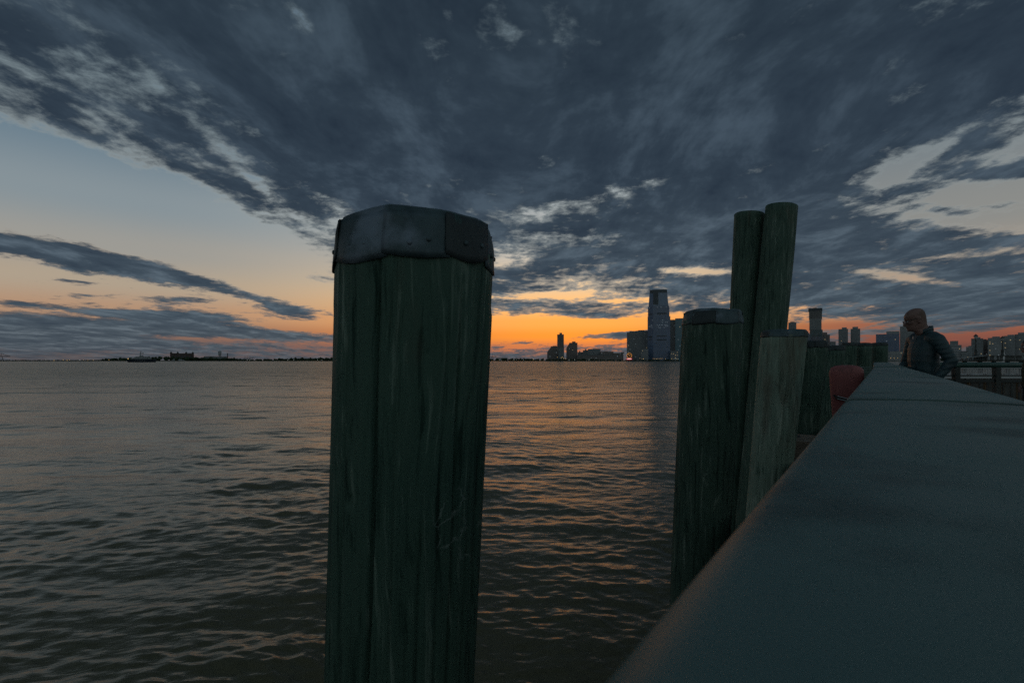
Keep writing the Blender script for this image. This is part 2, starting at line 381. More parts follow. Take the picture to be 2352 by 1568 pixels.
M['teal_glass'] = mat('tower_teal_glass', (0.02, 0.17, 0.23), (0.03, 0.20, 0.27), nscale=.05, rough=0.18, spec=0.9)
M['blue_glass'] = mat('tower_blue_glass', (0.060, 0.115, 0.205), (0.085, 0.145, 0.245), nscale=.03, rough=0.15, spec=1.0)
M['band_dark'] = mat('floor_band_dark', (0.11, 0.125, 0.135), (0.14, 0.155, 0.165), nscale=.1, rough=0.6)
M['band_light'] = mat('floor_band_light', (0.30, 0.32, 0.34), (0.38, 0.40, 0.42), nscale=.1, rough=0.6)
M['band_mid'] = mat('floor_band_mid', (0.085, 0.14, 0.225), (0.115, 0.17, 0.26), nscale=.1, rough=0.5)
M['crown'] = mat('tower_crown_dark', (0.05, 0.062, 0.072), (0.065, 0.078, 0.09), nscale=.1, rough=0.6)
M['white'] = mat('white_paint', (0.55, 0.56, 0.56), (0.66, 0.67, 0.67), nscale=.6, rough=0.6)
M['pale'] = mat('pale_facade', (0.34, 0.35, 0.36), (0.42, 0.43, 0.43), nscale=.1, rough=0.7)
M['tile_brick'] = mat('old_red_brick', (0.075, 0.054, 0.048), (0.10, 0.07, 0.06), nscale=.1, rough=0.85)
M['copper'] = mat('dome_metal', (0.05, 0.06, 0.055), (0.08, 0.095, 0.085), nscale=.3, rough=0.6)
M['land'] = mat('shore_ground', (0.03, 0.034, 0.024), (0.06, 0.058, 0.045), nscale=.02, rough=0.95)
M['leaf'] = mat('far_foliage', (0.018, 0.032, 0.018), (0.045, 0.068, 0.036), nscale=.12, rough=0.9, spec=0.1)
M['hull'] = mat('hull_navy', (0.01, 0.016, 0.03), (0.016, 0.024, 0.042), nscale=.2, rough=0.3)
M['lamp_warm'] = mat('lamp_warm', (0.8, 0.6, 0.3), emit=(1.0, 0.62, 0.20), estr=1.1)
M['lamp_white'] = mat('lamp_white', (0.8, 0.8, 0.8), emit=(0.9, 1.0, 0.95), estr=0.8)
M['win_warm'] = mat('lit_window_warm', (0.6, 0.5, 0.3), emit=(1.0, 0.72, 0.36), estr=0.26)
M['win_cool'] = mat('lit_window_cool', (0.5, 0.55, 0.6), emit=(0.75, 0.9, 1.0), estr=0.10)
M['neon'] = mat('clock_neon', (0.6, 0.3, 0.1), emit=(1.0, 0.40, 0.06), estr=0.6)
M['sign_red'] = mat('sign_red', (0.5, 0.05, 0.05), emit=(1.0, 0.05, 0.06), estr=0.6)
M['sign_white'] = mat('sign_white', (0.8, 0.8, 0.8), emit=(1.0, 0.8, 0.78), estr=0.7)
M['frost'] = mat('frosted_lantern_glass', (0.42, 0.44, 0.44), (0.5, 0.52, 0.52), nscale=20, rough=0.3)
M['dock_brown'] = mat('dock_timber', (0.10, 0.065, 0.035), (0.16, 0.11, 0.065), (1, 1, 4), 3.0, rough=0.85)
M['rock'] = mat('riprap', (0.05, 0.052, 0.05), (0.10, 0.10, 0.095), nscale=2.0, rough=0.95, bump=0.5)
M['paver'] = mat('paving', (0.15, 0.145, 0.135), (0.22, 0.21, 0.195), nscale=5, rough=0.85, bump=0.2)
def glass_mat():
    m = bpy.data.materials.new('lens_glass'); m.use_nodes = True; nt = m.node_tree; p = nt.nodes['Principled BSDF']
    p.inputs['Base Color'].default_value = (0.8, 0.75, 0.85, 1); p.inputs['Roughness'].default_value = 0.03
    p.inputs['Alpha'].default_value = 0.25; p.inputs['Specular IOR Level'].default_value = 0.8
    n = noise(nt, None, 30.0); nt.links.new(n.lmap(0, 1, 0.02, 0.06).s, p.inputs['Roughness'])
    return m
M['lens'] = glass_mat()

# ------------------------------------------------------------------ river
def water_mat():
    m = bpy.data.materials.new('river_water'); m.use_nodes = True; nt = m.node_tree
    p = nt.nodes['Principled BSDF']
    p.inputs['Base Color'].default_value = (0.020, 0.022, 0.016, 1)
    p.inputs['IOR'].default_value = 1.30; p.inputs['Roughness'].default_value = 0.09
    p.inputs['Specular Tint'].default_value = (0.96, 0.85, 0.62, 1)
    ge = nt.nodes.new('ShaderNodeNewGeometry'); pos = S(nt, ge.outputs['Position'])
    x, y, z = sep(nt, pos)
    silt = noise(nt, comb(nt, x, y, 0.0), 0.05, 4.0)
    nt.links.new(ramp(nt, silt, [(0.3, (0.088, 0.079, 0.046)), (0.7, (0.116, 0.102, 0.058))]).s, p.inputs['Base Color'])
    c, s_ = math.cos(0.25), math.sin(0.25)
    q = comb(nt, (x * c + y * s_) * 0.5, y * c - x * s_, 0.0)
    f1 = noise(nt, q, 5.5, 4.0, 0.55, 0.3)
    f2 = noise(nt, q, 0.9, 4.0, 0.6, 0.2)
    f3 = noise(nt, q, 0.2, 3.0, 0.6, 0.2)
    # wind patches: areas of rougher and calmer water
    patch = noise(nt, comb(nt, x * 0.6, y, 0.0), 0.02, 3.0).lmap(0.3, 0.7, 0.4, 1.4) * noise(nt, comb(nt, x * 0.22, y, 0.0), 0.16, 3.0).lmap(0.3, 0.7, 0.5, 1.5)
    far = (x * x + y * y)._m('SQRT').lmap(12.0, 110.0, 0.12, 1.0)      # close in, the swell is in the mesh itself
    h = (f1 * 0.022 + f2 * (0.06 + far * 0.12) + f3 * far * 1.0) * patch
    nt.links.new(far.lmap(0.1, 1.0, 0.15, 0.30).s, p.inputs['Roughness'])
    b = nt.nodes.new('ShaderNodeBump'); b.inputs['Strength'].default_value = 1.0; b.inputs['Distance'].default_value = 1.0
    nt.links.new(h.s, b.inputs['Height']); nt.links.new(b.outputs[0], p.inputs['Normal'])
    return m
def build_water():
    r = np.random.default_rng(11)
    nr, nc = 1080, 860
    rad = np.concatenate([1.3 * np.exp(np.linspace(0, math.log(420 / 1.3), nr)), 420 * np.exp(np.linspace(0, math.log(30000 / 420), 40))[1:]])
    azs = np.radians(np.linspace(-68, 78, nc))
    R, A = np.meshgrid(rad, azs, indexing='ij')
    X, Y = R * np.sin(A), R * np.cos(A)
    cell = R * np.maximum(math.log(420 / 1.3) / nr, (azs[1] - azs[0]))
    Z = np.zeros_like(X); DX = np.zeros_like(X); DY = np.zeros_like(X)
    nw, ns = 150, 34
    lam = np.concatenate([np.exp(r.uniform(math.log(0.08), math.log(0.75), nw)), np.exp(r.uniform(math.log(1.0), math.log(5.0), ns))]); nw += ns
    th = np.radians(-100) + r.normal(0, 0.52, nw)           # waves run in towards the quay
    for L, t, ph in zip(lam, th, r.uniform(0, 6.283, nw)):
        k = 2 * math.pi / L
        a = (0.0019 * L ** 0.52 if L < 1.0 else 0.0026 * L ** 0.75) * r.uniform(0.5, 1.3)
        fade = np.clip((L / cell - 2.5) / 2.5, 0, 1)
        # slow beating so crests come and go
        arg = k * (X * math.cos(t) + Y * math.sin(t)) + ph + 0.9 * np.sin(X * 0.31 / math.sqrt(L) + ph * 3) + 0.9 * np.sin(Y * 0.27 / math.sqrt(L) + ph * 5)
        Z += a * fade * np.sin(arg)
        DX += a * fade * 0.8 * math.cos(t) * np.cos(arg); DY += a * fade * 0.8 * math.sin(t) * np.cos(arg)
    gust = 0.74 + 0.46 * np.sin(X * 0.9 + 1.3 * np.sin(Y * 0.55)) * np.sin(Y * 0.8 + 1.7 * np.sin(X * 0.33 + 1)) + 0.22 * np.sin(X * 0.21 + 2) * np.sin(Y * 0.17 + X * 0.05)
    Z *= gust; DX *= gust; DY *= gust
    X2, Y2 = X + DX, Y + DY
    n0, n1 = X.shape
    co = np.stack([X2, Y2, Z], -1).reshape(-1, 3).astype(np.float32)
    i = np.arange(n0 * n1).reshape(n0, n1)
    quads = np.stack([i[:-1, :-1], i[:-1, 1:], i[1:, 1:], i[1:, :-1]], -1).reshape(-1, 4)[:, ::-1]
    me = bpy.data.meshes.new('water')
    me.vertices.add(len(co)); me.vertices.foreach_set('co', co.ravel())
    me.loops.add(quads.size); me.loops.foreach_set('vertex_index', quads.ravel().astype(np.int32))
    me.polygons.add(len(quads)); me.polygons.foreach_set('loop_start', np.arange(0, quads.size, 4, dtype=np.int32))
    me.polygons.foreach_set('use_smooth', np.ones(len(quads), dtype=bool))
    me.update(calc_edges=True); me.materials.append(water_mat())
    o = link('water', me); tag(o, 'wide choppy grey-brown river reflecting the orange dusk sky', None, None, 'structure')
build_water()

# ------------------------------------------------------------------ quay, piles, rail
def wedge(px_l, px_r, Y):
    """pixel edges of a round post standing at depth Y -> axis x, radius"""
    a0, a1 = math.atan((px_l - CX) / F), math.atan((px_r - CX) / F)
    ac, hf = (a0 + a1) / 2, (a1 - a0) / 2
    d = Y / math.cos(ac)
    return d * math.sin(ac), d * math.sin(hf)
def pile(label, Y, top, low, ytop, wood, cap=None, capmat='lead', cracks=(), nseg=(96, 110), seed=0, cap_h=0.095, facets=None, knots=(), cut=0.0, detail=1.0, name='timber_pile', zbot=-1.0):
    """top/low = (left px, right px, row) of the trunk"""
    rs = random.Random(seed * 13 + 5)
    (x1, r1), (x2, r2) = wedge(top[0], top[1], Y), wedge(low[0], low[1], Y)
    z1, z2 = CAMZ + (HOR - top[2]) * Y / F, CAMZ + (HOR - low[2]) * Y / F
    zt = CAMZ + (HOR - ytop) * (Y - r1) / F
    sx, sr = (x1 - x2) / (z1 - z2), (r1 - r2) / (z1 - z2)
    ax = lambda z: x1 + sx * (z - z1)
    rad = lambda z: max(0.09, min(r1 * 1.03, r1 + sr * (z - z1)))
    root = thing(name, label, 'pile', (ax(zbot), Y, zbot), 0.0, 'timber piles along the quay')
    face = math.atan2(-Y, -ax(zt))                         # angle that faces the camera
    nu, nv = nseg
    mbv, fs = [], []
    ph = [rs.uniform(0, 6.28) for _ in range(12)]
    ze = zt - cap_h * 0.8 if cap else zt                   # the trunk is trimmed back where the cap is dressed over it
    zs = [zbot + (ze - zbot) * (j / nv) for j in range(nv + 1)] + ([ze + 0.001, zt - 0.014] if cap else [])
    nv = len(zs) - 1
    for z in zs:
        R = rad(z) - (0.030 if cap and z > ze + 0.0005 else 0.0); X = ax(z)
        for i in range(nu):
            t = 2 * math.pi * i / nu
            g = 0.006 * math.sin(2 * t + ph[0] + z * 0.5) + 0.004 * math.sin(3 * t + ph[1] - z * 0.9) + 0.002 * math.sin(5 * t + ph[2] + z * 1.4)
            g += detail * (0.010 * (0.6 * mnoise.noise(Vector((math.cos(t) * 5 + seed * 3.1, math.sin(t) * 5, z * 0.55)))
                                    + 0.3 * mnoise.noise(Vector((math.cos(t) * 15 + seed * 1.7, math.sin(t) * 15, z * 0.35)))
                                    + 0.45 * mnoise.noise(Vector((math.cos(t) * 42, math.sin(t) * 42 + seed, z * 0.45)))))
            dr = R * g / 0.17 * 0.45
            if cap and z > zt - cap_h * 2.2: dr *= 0.3
            for (ca, cd, cw, cz0, cz1) in cracks:
                if cz0 < z < cz1:
                    c = face + math.radians(ca) + 0.020 * math.sin(z * 2.3 + ca) + 0.010 * math.sin(z * 7.1 + ca * 2)
                    dt = (t - c + math.pi) % (2 * math.pi) - math.pi
                    ends = min(1.0, (z - cz0) / 0.15, (cz1 - z) / 0.15)
                    dr -= cd * ends * math.exp(-(dt * R / cw) ** 2)
            for (ka, kz, kw, kh, kd) in knots:
                dt = (t - face - math.radians(ka) + math.pi) % (2 * math.pi) - math.pi
                dr -= kd * math.exp(-(dt * R / kw) ** 2 - ((z - kz) / kh) ** 2)
            mbv.append((X + (R + dr) * math.cos(t), Y + (R + dr) * math.sin(t), z + (cut * math.cos(t) if z == zs[-1] else 0)))
    for j in range(nv):
        fs += [(j * nu + i, j * nu + (i + 1) % nu, (j + 1) * nu + (i + 1) % nu, (j + 1) * nu + i) for i in range(nu)]
    fs += [tuple(range(nv * nu, nv * nu + nu))]
    mb = MB(); mb.add(mbv, fs)
    buildw(mb, 'trunk', M[wood], root, True)
    if cap is None: return root
    # sheet-metal cap: a lid and folded side panels, each lapped over the next
    X, R = ax(zt), rad(zt)
    lid = MB(); n = 40; base = len(facets)
    angs = [face + math.radians(a) for a in facets]
    def rim(t, w):
        """polygonal at the top, round lower down"""
        for q in range(base):
            a, b = angs[q], angs[(q + 1) % base] + (2 * math.pi if q == base - 1 else 0)
            tt = t
            while tt < a - 1e-6: tt += 2 * math.pi
            while tt > a + 2 * math.pi: tt -= 2 * math.pi
            if a - 1e-6 <= tt <= b + 1e-6:
                mid, half = (a + b) / 2, (b - a) / 2
                chord = math.cos(half) / math.cos(tt - mid)
                return 1.0 * (1 - w) + w * chord
        return 1.0
    Rc = R - 0.0045
    prof = [(1.0, -0.012), (0.985, 0.0), (0.93, 0.006), (0.6, 0.010), (0.25, 0.011), (0.05, 0.011)]
    vs = []
    for rr, dz in prof:
        for i in range(n):
            t = 2 * math.pi * i / n
            w = rim(t, 0.85)
            vs.append((X + Rc * rr * w * math.cos(t), Y + Rc * rr * w * math.sin(t), zt + dz + 0.003 * math.sin(3 * t + seed)))
    f2 = [(j * n + i, j * n + (i + 1) % n, (j + 1) * n + (i + 1) % n, (j + 1) * n + i) for j in range(len(prof) - 1) for i in range(n)]
    f2 += [tuple(range((len(prof) - 1) * n, len(prof) * n))]
    lid.add(vs, f2); capo = buildw(lid, 'cap_lid', M[capmat], root, True)
    for q in range(base):
        a, b = angs[q], angs[(q + 1) % base] + (2 * math.pi if q == base - 1 else 0)
        nu2, nv2 = 10, 7
        pv = []
        drop = cap_h * rs.uniform(0.92, 1.08); sag = rs.uniform(0.006, 0.016) * (cap_h / 0.095); skew = rs.uniform(-0.010, 0.010)
        off = 0.0012 * (q % 3)
        for layer in (0, 1):
            for j in range(nv2 + 1):
                fv = j / nv2
                for i in range(nu2 + 1):
                    fu = i / nu2
                    t = a - 0.03 + (b - a + 0.06) * fu
                    w = rim(min(max(t, a), b), 0.85 * (1 - 0.8 * fv))
                    bul = 0.004 * math.sin(fu * math.pi) * math.sin(fv * math.pi) + 0.004 * mnoise.noise(Vector((fu * 2.2 + q * 7, fv * 2.0, seed)))
                    lap = 0.0018 * max(0.0, 1 - fu / 0.18) + 0.001 * (fv ** 3)
                    rr = Rc * w * (1 - fv ** 1.3) + (R - 0.0005) * fv ** 1.3 + 0.0015 + off + bul + lap - (0.003 if layer else 0)
                    z = zt - 0.006 - fv * (drop + sag * math.sin(fu * math.pi) + skew * (fu - 0.5))
                    pv.append((X - sx * fv * cap_h + rr * math.cos(t), Y + rr * math.sin(t), z))
        w1 = nu2 + 1; half = w1 * (nv2 + 1)
        pf = []
        for j in range(nv2):
            for i in range(nu2):
                k0 = j * w1 + i
                pf.append((k0, k0 + w1, k0 + w1 + 1, k0 + 1))
                pf.append((half + k0, half + k0 + 1, half + k0 + w1 + 1, half + k0 + w1))
        edge = [i for i in range(w1)] + [j * w1 + nu2 for j in range(1, nv2 + 1)] + [nv2 * w1 + i for i in range(nu2 - 1, -1, -1)] + [j * w1 for j in range(nv2 - 1, 0, -1)]
        for e0, e1 in zip(edge, edge[1:] + edge[:1]): pf.append((e0, e1, half + e1, half + e0))
        pm = MB(); pm.add(pv, pf)
        po = buildw(pm, 'cap_panel', M[capmat] if (q + seed) % 3 else M['lead_dark'], root, False)
        for p_ in po.data.polygons: p_.use_smooth = True
        if cap == 'rivets':
            for fu, fz in ((rs.uniform(0.2, 0.4), rs.uniform(0.72, 0.84)), (rs.uniform(0.62, 0.85), rs.uniform(0.68, 0.82))):
                t = a + (b - a) * fu; rr = (Rc * rim(t, 0.85 * 0.4) + R) / 2 + 0.0068 + off
                c = (X + rr * math.cos(t), Y + rr * math.sin(t), zt - fz * drop)
                rv = MB(); rv.lathe([(0.0052, -0.004), (0.0052, -0.0006), (0.0035, 0.0008), (0.001, 0.0012)], 12)
                rot = Vector((math.cos(t), math.sin(t), 0)).to_track_quat('Z', 'Y')
                rv.v = [tuple(Vector(c) + rot @ Vector(p_)) for p_ in rv.v]
                buildw(rv, 'rivet', M[capmat], root, True)
    return root
F9 = (-67, -19.5, 20.5, 57, 97, 140, 180, 216, 255)
F8 = (-80, -38, 8, 55, 100, 145, 190, 235)
pile('thick dark green timber pile with a folded metal cap, nearest the camera', 1.19, (768, 1132, 600), (745, 1085, 1568), 472, 'pile_near', 'rivets', 'lead',
     cracks=((-24, 0.016, 0.0042, -0.5, 3.25), (33, 0.014, 0.0034, 0.2, 3.20), (12, 0.007, 0.003, 0.8, 2.75), (-50, 0.007, 0.004, 1.9, 3.16), (50, 0.008, 0.003, 1.2, 2.9), (-8, 0.005, 0.003, 2.3, 3.2), (-64, 0.006, 0.003, 1.5, 2.6), (62, 0.010, 0.004, 2.4, 3.2), (-38, 0.008, 0.003, 0.4, 2.5), (24, 0.006, 0.0025, 2.2, 3.2), (3, 0.006, 0.003, 1.0, 2.45)),
     knots=((-42, 2.72, 0.012, 0.02, 0.008), (20, 2.30, 0.016, 0.022, 0.009), (-12, 3.02, 0.009, 0.012, 0.005)), nseg=(320, 190), seed=1, facets=F9, cap_h=0.088)
pile('capped timber pile standing in front of the two tall leaning piles', 2.86, (1566, 1704, 780), (1546, 1677, 1241), 709, 'pile_dark', 'plain', 'lead',
     cracks=((-10, 0.008, 0.005, 0, 3.1), (30, 0.006, 0.004, 1, 3.0)), nseg=(160, 110), seed=2, facets=F8, cap_h=0.064)
pile('pale grey-green capped pile, third from the camera', 4.30, (1741, 1847, 847), (1725, 1824, 1044), 757, 'pile_pale', 'plain', 'lead',
     cracks=((20, 0.012, 0.01, 0, 3.0), (-30, 0.008, 0.006, 1, 2.9), (45, 0.01, 0.008, 1.2, 2.6)), nseg=(130, 100), seed=3, facets=F8, cap_h=0.046, detail=1.8)
pile('dark capped pile just behind the pale pile', 6.4, (1826, 1896, 850), (1810, 1879, 995), 783, 'pile', 'plain', 'lead_dark', cracks=((25, 0.01, 0.01, 0, 3.1),), nseg=(64, 60), seed=4, facets=F8, cap_h=0.065)
pile('low capped pile between the dark pile and the row of three', 8.6, (1881, 1934, 850), (1872, 1922, 920), 794, 'pile', 'plain', 'lead_dark', cracks=((10, 0.012, 0.012, 0, 3.1),), nseg=(56, 50), seed=5, facets=F8, cap_h=0.065)
pile('leftmost of the three close-set capped piles behind the red float', 12.0, (1931, 1968, 820), (1927, 1964, 900), 787, 'pile', 'plain', 'lead_dark', cracks=((-5, 0.012, 0.014, 0, 3.2),), nseg=(48, 40), seed=6, facets=F8, cap_h=0.055)
pile('middle one of the three close-set capped piles behind the red float', 12.2, (1966, 2002, 820), (1964, 2000, 900), 787.5, 'pile', 'plain', 'lead_dark', cracks=((15, 0.012, 0.014, 0, 3.2),), nseg=(48, 40), seed=7, facets=F8, cap_h=0.055)
pile('rightmost of the three close-set capped piles, beside the rail bend', 12.4, (2001, 2040, 820), (2000, 2039, 900), 787, 'pile', 'plain', 'lead_dark', cracks=((-12, 0.012, 0.014, 0, 3.2),), nseg=(48, 40), seed=8, facets=F8, cap_h=0.055)
pile('tall uncapped pile, left one of the leaning pair', 6.35, (1685, 1757, 515), (1676, 1742, 710), 484, 'pile', None, nseg=(90, 130), seed=9, cut=-0.02,
     knots=((-15, 4.02, 0.09, 0.012, 0.015),), detail=0.7, cracks=((5, 0.006, 0.006, 2.5, 4.0),))
pile('tall uncapped pile leaning to the right, right one of the pair', 6.05, (1755, 1832, 500), (1728, 1812, 750), 464.5, 'pile', None, nseg=(90, 130), seed=10, cut=-0.02,
     knots=((0, 4.62, 0.07, 0.014, 0.014),), detail=0.7, cracks=((30, 0.006, 0.006, 2.2, 3.6),))

# ---- guard rail directly under the camera
TH = math.atan(846.0 / F)
DV, NV = Vector((math.sin(TH), math.cos(TH), 0)), Vector((math.cos(TH), -math.sin(TH), 0))
def rail_pt(a, t, z): return NV * a + DV * t + Vector((0, 0, z))
H0, RR = 0.065, 0.022
AL, AR = -0.0333, 0.181
def cap_profile():
    zt = CAMZ - H0
    pts = [(AL - RR, zt - 0.13), (AL - RR, zt - RR)]
    pts += [(AL - RR * math.cos(q), zt - RR + RR * math.sin(q)) for q in np.linspace(0, math.pi / 2, 9)[1:]]
    pts += [(AL + (AR - AL) * q, zt + 0.003 * math.sin(q * math.pi)) for q in (0.25, 0.5, 0.75)]
    pts += [(AR + RR * math.sin(q), zt - RR + RR * math.cos(q)) for q in np.linspace(0, math.pi / 2, 9)]
    pts += [(AR + RR, zt - 0.13)]
    return pts
def sweep(t0, t1, dz0=0.0, dz1=0.0, origin=None, turn=0.0, nseg=24):
    pr = cap_profile(); n = len(pr); vs = []
    c, s_ = math.cos(turn), math.sin(turn)
    for k in range(nseg + 1):
        t = t0 + (t1 - t0) * k / nseg; dz = dz0 + (dz1 - dz0) * k / nseg
        for a, z in pr:
            if origin is None: p = rail_pt(a, t, z + dz)
            else:
                o = origin; q = NV * (a * c - t * s_) + DV * (a * s_ + t * c); p = o + q + Vector((0, 0, z + dz))
            vs.append(p)
    mb = MB()
    fs = [(k * n + i, k * n + (i + 1) % n, (k + 1) * n + (i + 1) % n, (k + 1) * n + i) for k in range(nseg) for i in range(n)]
    fs += [tuple(range(n))[::-1], tuple(range(nseg * n, nseg * n + n))]
    return mb.add(vs, fs)
def auto_smooth(o, deg=35):
    me = o.data; bm = bmesh.new(); bm.from_mesh(me); bmesh.ops.recalc_face_normals(bm, faces=bm.faces[:])
    for f in bm.faces: f.smooth = True
    for e in bm.edges:
        if len(e.link_faces) == 2 and e.calc_face_angle(0) > math.radians(deg): e.smooth = False
    bm.to_mesh(me); bm.free(); me.update()
tJ1 = 0.83 / math.cos(TH); tJ2 = 4.75 / math.cos(TH)
rail = thing('guard_rail', 'broad pale grey-green metal guard rail running from the camera to the man', 'railing', tuple(rail_pt(0.08, 0, DECK)))
for (a, b) in ((-2.5, tJ1 - 0.020), (tJ1 + 0.020, tJ2 - 0.10)):
    auto_smooth(buildw(sweep(a, b), 'cap_rail', M['rail'], rail))
jo = MB(); pr = cap_profile()
core = sweep(tJ1 - 0.05, tJ1 + 0.05, -0.005, -0.005, nseg=2); core.v = [(x * 1, y, z) for x, y, z in core.v]
buildw(core, 'joint_sleeve', M['rail_seam'], rail)
oJ = rail_pt(0, tJ2, 0)
auto_smooth(buildw(sweep(0.0, 6.4, 0.004, 0.022, oJ, math.radians(0.5)), 'cap_rail', M['rail'], rail))
core2 = sweep(tJ2 - 0.15, tJ2 + 0.02, -0.006, -0.006, nseg=2); buildw(core2, 'joint_sleeve', M['rail_seam'], rail)
post = MB(); post.box(-0.045, 0.045, -0.045, 0.045, 0.0, CAMZ - H0 - 0.12 - DECK)
bal = MB(); bal.box(-0.009, 0.009, -0.009, 0.009, 0.16, CAMZ - H0 - 0.12 - DECK)
pme, bme = None, None
def rail2_pt(a, t, z):
    c, s_ = math.cos(math.radians(0.5)), math.sin(math.radians(0.5))
    return oJ + NV * (a * c - t * s_) + DV * (a * s_ + t * c) + Vector((0, 0, z))
def under(fn, t0, t1):
    global pme, bme
    L = Vector(rail.location)
    n = int((t1 - t0) / 1.6)
    for i in range(n + 1):
        p = fn(0.08, t0 + (t1 - t0) * i / n, DECK) - L
        if pme is None:
            o = post.build('post', M['rail_green'], rail); pme = o.data
        else: o = link('post', pme, rail)
        o.location = p; o.rotation_euler = (0, 0, -TH)
    n = int((t1 - t0) / 0.14)
    for i in range(n):
        p = fn(0.08, t0 + (t1 - t0) * (i + 0.5) / n, DECK) - L
        if bme is None:
            o = bal.build('baluster', M['rail_green'], rail); bme = o.data
        else: o = link('baluster', bme, rail)
        o.location = p; o.rotation_euler = (0, 0, -TH)
    mb = MB(); mb.tube(fn(0.08, t0, DECK + 0.14), fn(0.08, t1, DECK + 0.14), 0.022, n=8)
    buildw(mb, 'bottom_rail', M['rail_green'], rail)
under(rail_pt, -2.4, tJ2 - 0.1); under(rail2_pt, 0.3, 6.3)

# ---- quay: paving slab with its concrete face, and the timber stringpiece outside the rail
e0, e1 = rail_pt(-0.42, -14, 0), rail_pt(-0.42, tJ2 + 0.5, 0)
e2 = rail2_pt(-0.42, 6.6, 0)
quay = MB(); quay.prism([(e0.x, e0.y), (e1.x, e1.y), (e2.x, e2.y), (e2.x + 0.9, e2.y - 0.35), (32, 9.55), (32, -14)][::-1], -1.2, DECK)
tag(quay.build('quay', M['concrete']), 'concrete quay under the rail and piles', None, None, 'structure')
pv = MB()
qa, qb, qc = rail_pt(-0.1, -12, 0), rail_pt(-0.1, tJ2, 0), rail2_pt(-0.1, 6.0, 0)
pv.prism([(qa.x, qa.y), (qb.x, qb.y), (qc.x, qc.y), (31, 9.2), (31, -12)][::-1], DECK - 0.01, DECK + 0.004)
tag(pv.build('pavement', M['paver']), 'paved esplanade where the man stands', None, None, 'structure')
sp = thing('timber_stringpiece', 'weathered brown timber edge beam along the quay outside the guard rail', 'edge beam', tuple(rail_pt(-0.4, 0, 1.7)))
ZL = CAMZ - 0.83
def plank(t0, t1, a0, a1, z0, z1, seed):
    mb = MB(); n = 14; rs = random.Random(seed); vs = []
    for k in range(n + 1):
        t = t0 + (t1 - t0) * k / n
        w = [rs.uniform(-0.008, 0.008) for _ in range(4)]
        vs += [rail_pt(a0 + w[0], t, z0), rail_pt(a0 + w[1], t, z1 - 0.015), rail_pt(a0 + 0.02 + w[1], t, z1 + w[2] * 0.5), rail_pt(a1, t, z1 + w[3] * 0.4), rail_pt(a1, t, z0)]
    m = 5
    fs = [(k * m + i, k * m + (i + 1) % m, (k + 1) * m + (i + 1) % m, (k + 1) * m + i) for k in range(n) for i in range(m)]
    fs += [tuple(range(m)), tuple(range(n * m, n * m + m))[::-1]]
    mb.add(vs, fs); return mb
for i, (t0, t1) in enumerate(((-3.0, 0.55), (0.56, 2.55), (2.57, 5.2), (5.22, 7.9))):
    auto_smooth(buildw(plank(t0, t1, -0.575 + 0.012 * (i % 2), -0.30, ZL - 0.33, ZL - 0.012 * (i % 2), 30 + i), 'beam', M['ledge'], sp), 50)
ch = thing('timber_chock', 'short brown timber block wedged between the pale pile and the dark pile', 'timber block', tuple(rail_pt(-0.62, 6.3, ZL - 0.3)))
auto_smooth(buildw(plank(6.02, 6.62, -0.86, -0.585, ZL - 0.3, ZL - 0.005, 41), 'block', M['ledge'], ch), 50)
bolt = MB(); bolt.tube(rail_pt(-0.72, 6.3, ZL - 0.01), rail_pt(-0.72, 6.3, ZL + 0.02), 0.018, n=8)
buildw(bolt, 'bolt', M['rivet'], ch)

# ---- red float hung on the river side of the rail
fy = 3.25; fc = at(1944, 838, fy)
fl = thing('red_float', 'dull red round-topped float strapped outside the guard rail', 'float', (fc.x, fc.y, fc.z - 0.52), math.radians(-30))
prof = [(0.055, 0.0), (0.066, 0.03), (0.072, 0.12), (0.080, 0.24), (0.088, 0.36), (0.093, 0.43), (0.094, 0.465), (0.090, 0.490), (0.080, 0.505), (0.062, 0.514), (0.036, 0.519), (0.006, 0.520)]
mb = MB(); n = 36; vs = []
for r, z in prof:
    for i in range(n):
        t = 2 * math.pi * i / n; c, s_ = math.cos(t), math.sin(t)
        e = 0.62
        vs.append((r * math.copysign(abs(c) ** e, c), 0.62 * r * math.copysign(abs(s_) ** e, s_), z))
mb.add(vs, [(j * n + i, j * n + (i + 1) % n, (j + 1) * n + (i + 1) % n, (j + 1) * n + i) for j in range(len(prof) - 1) for i in range(n)] + [tuple(range(n))[::-1]])
mb.build('float_body', M['red'], fl, True)
st = MB(); z0 = 0.300
st.add([(-0.075, -0.062, z0 + 0.028), (-0.055, -0.066, z0 + 0.006), (0.098, -0.068, z0 - 0.034), (0.098, -0.068, z0 - 0.012), (-0.055, -0.066, z0 + 0.026), (-0.068, -0.064, z0 + 0.036),
        (-0.075, -0.052, z0 + 0.028), (-0.055, -0.052, z0 + 0.006), (0.098, -0.052, z0 - 0.034), (0.098, -0.052, z0 - 0.012), (-0.055, -0.052, z0 + 0.026), (-0.068, -0.052, z0 + 0.036)],
       [(0, 1, 2, 3, 4, 5), (11, 10, 9, 8, 7, 6)] + [(i, i + 6, (i + 1) % 6 + 6, (i + 1) % 6) for i in range(6)])
strap = st.build('strap', M['black'], fl)
for dz in (0.0, 0.016):
    w = MB(); w.tube((-0.052, -0.070, z0 + 0.009 + dz), (0.1, -0.072, z0 - 0.031 + dz), 0.0017, n=6); w.build('wire', M['chrome'], strap)
br = MB(); br.box(-0.02, 0.02, 0.0, 0.2, 0.20, 0.26); br.build('bracket', M['black'], fl)

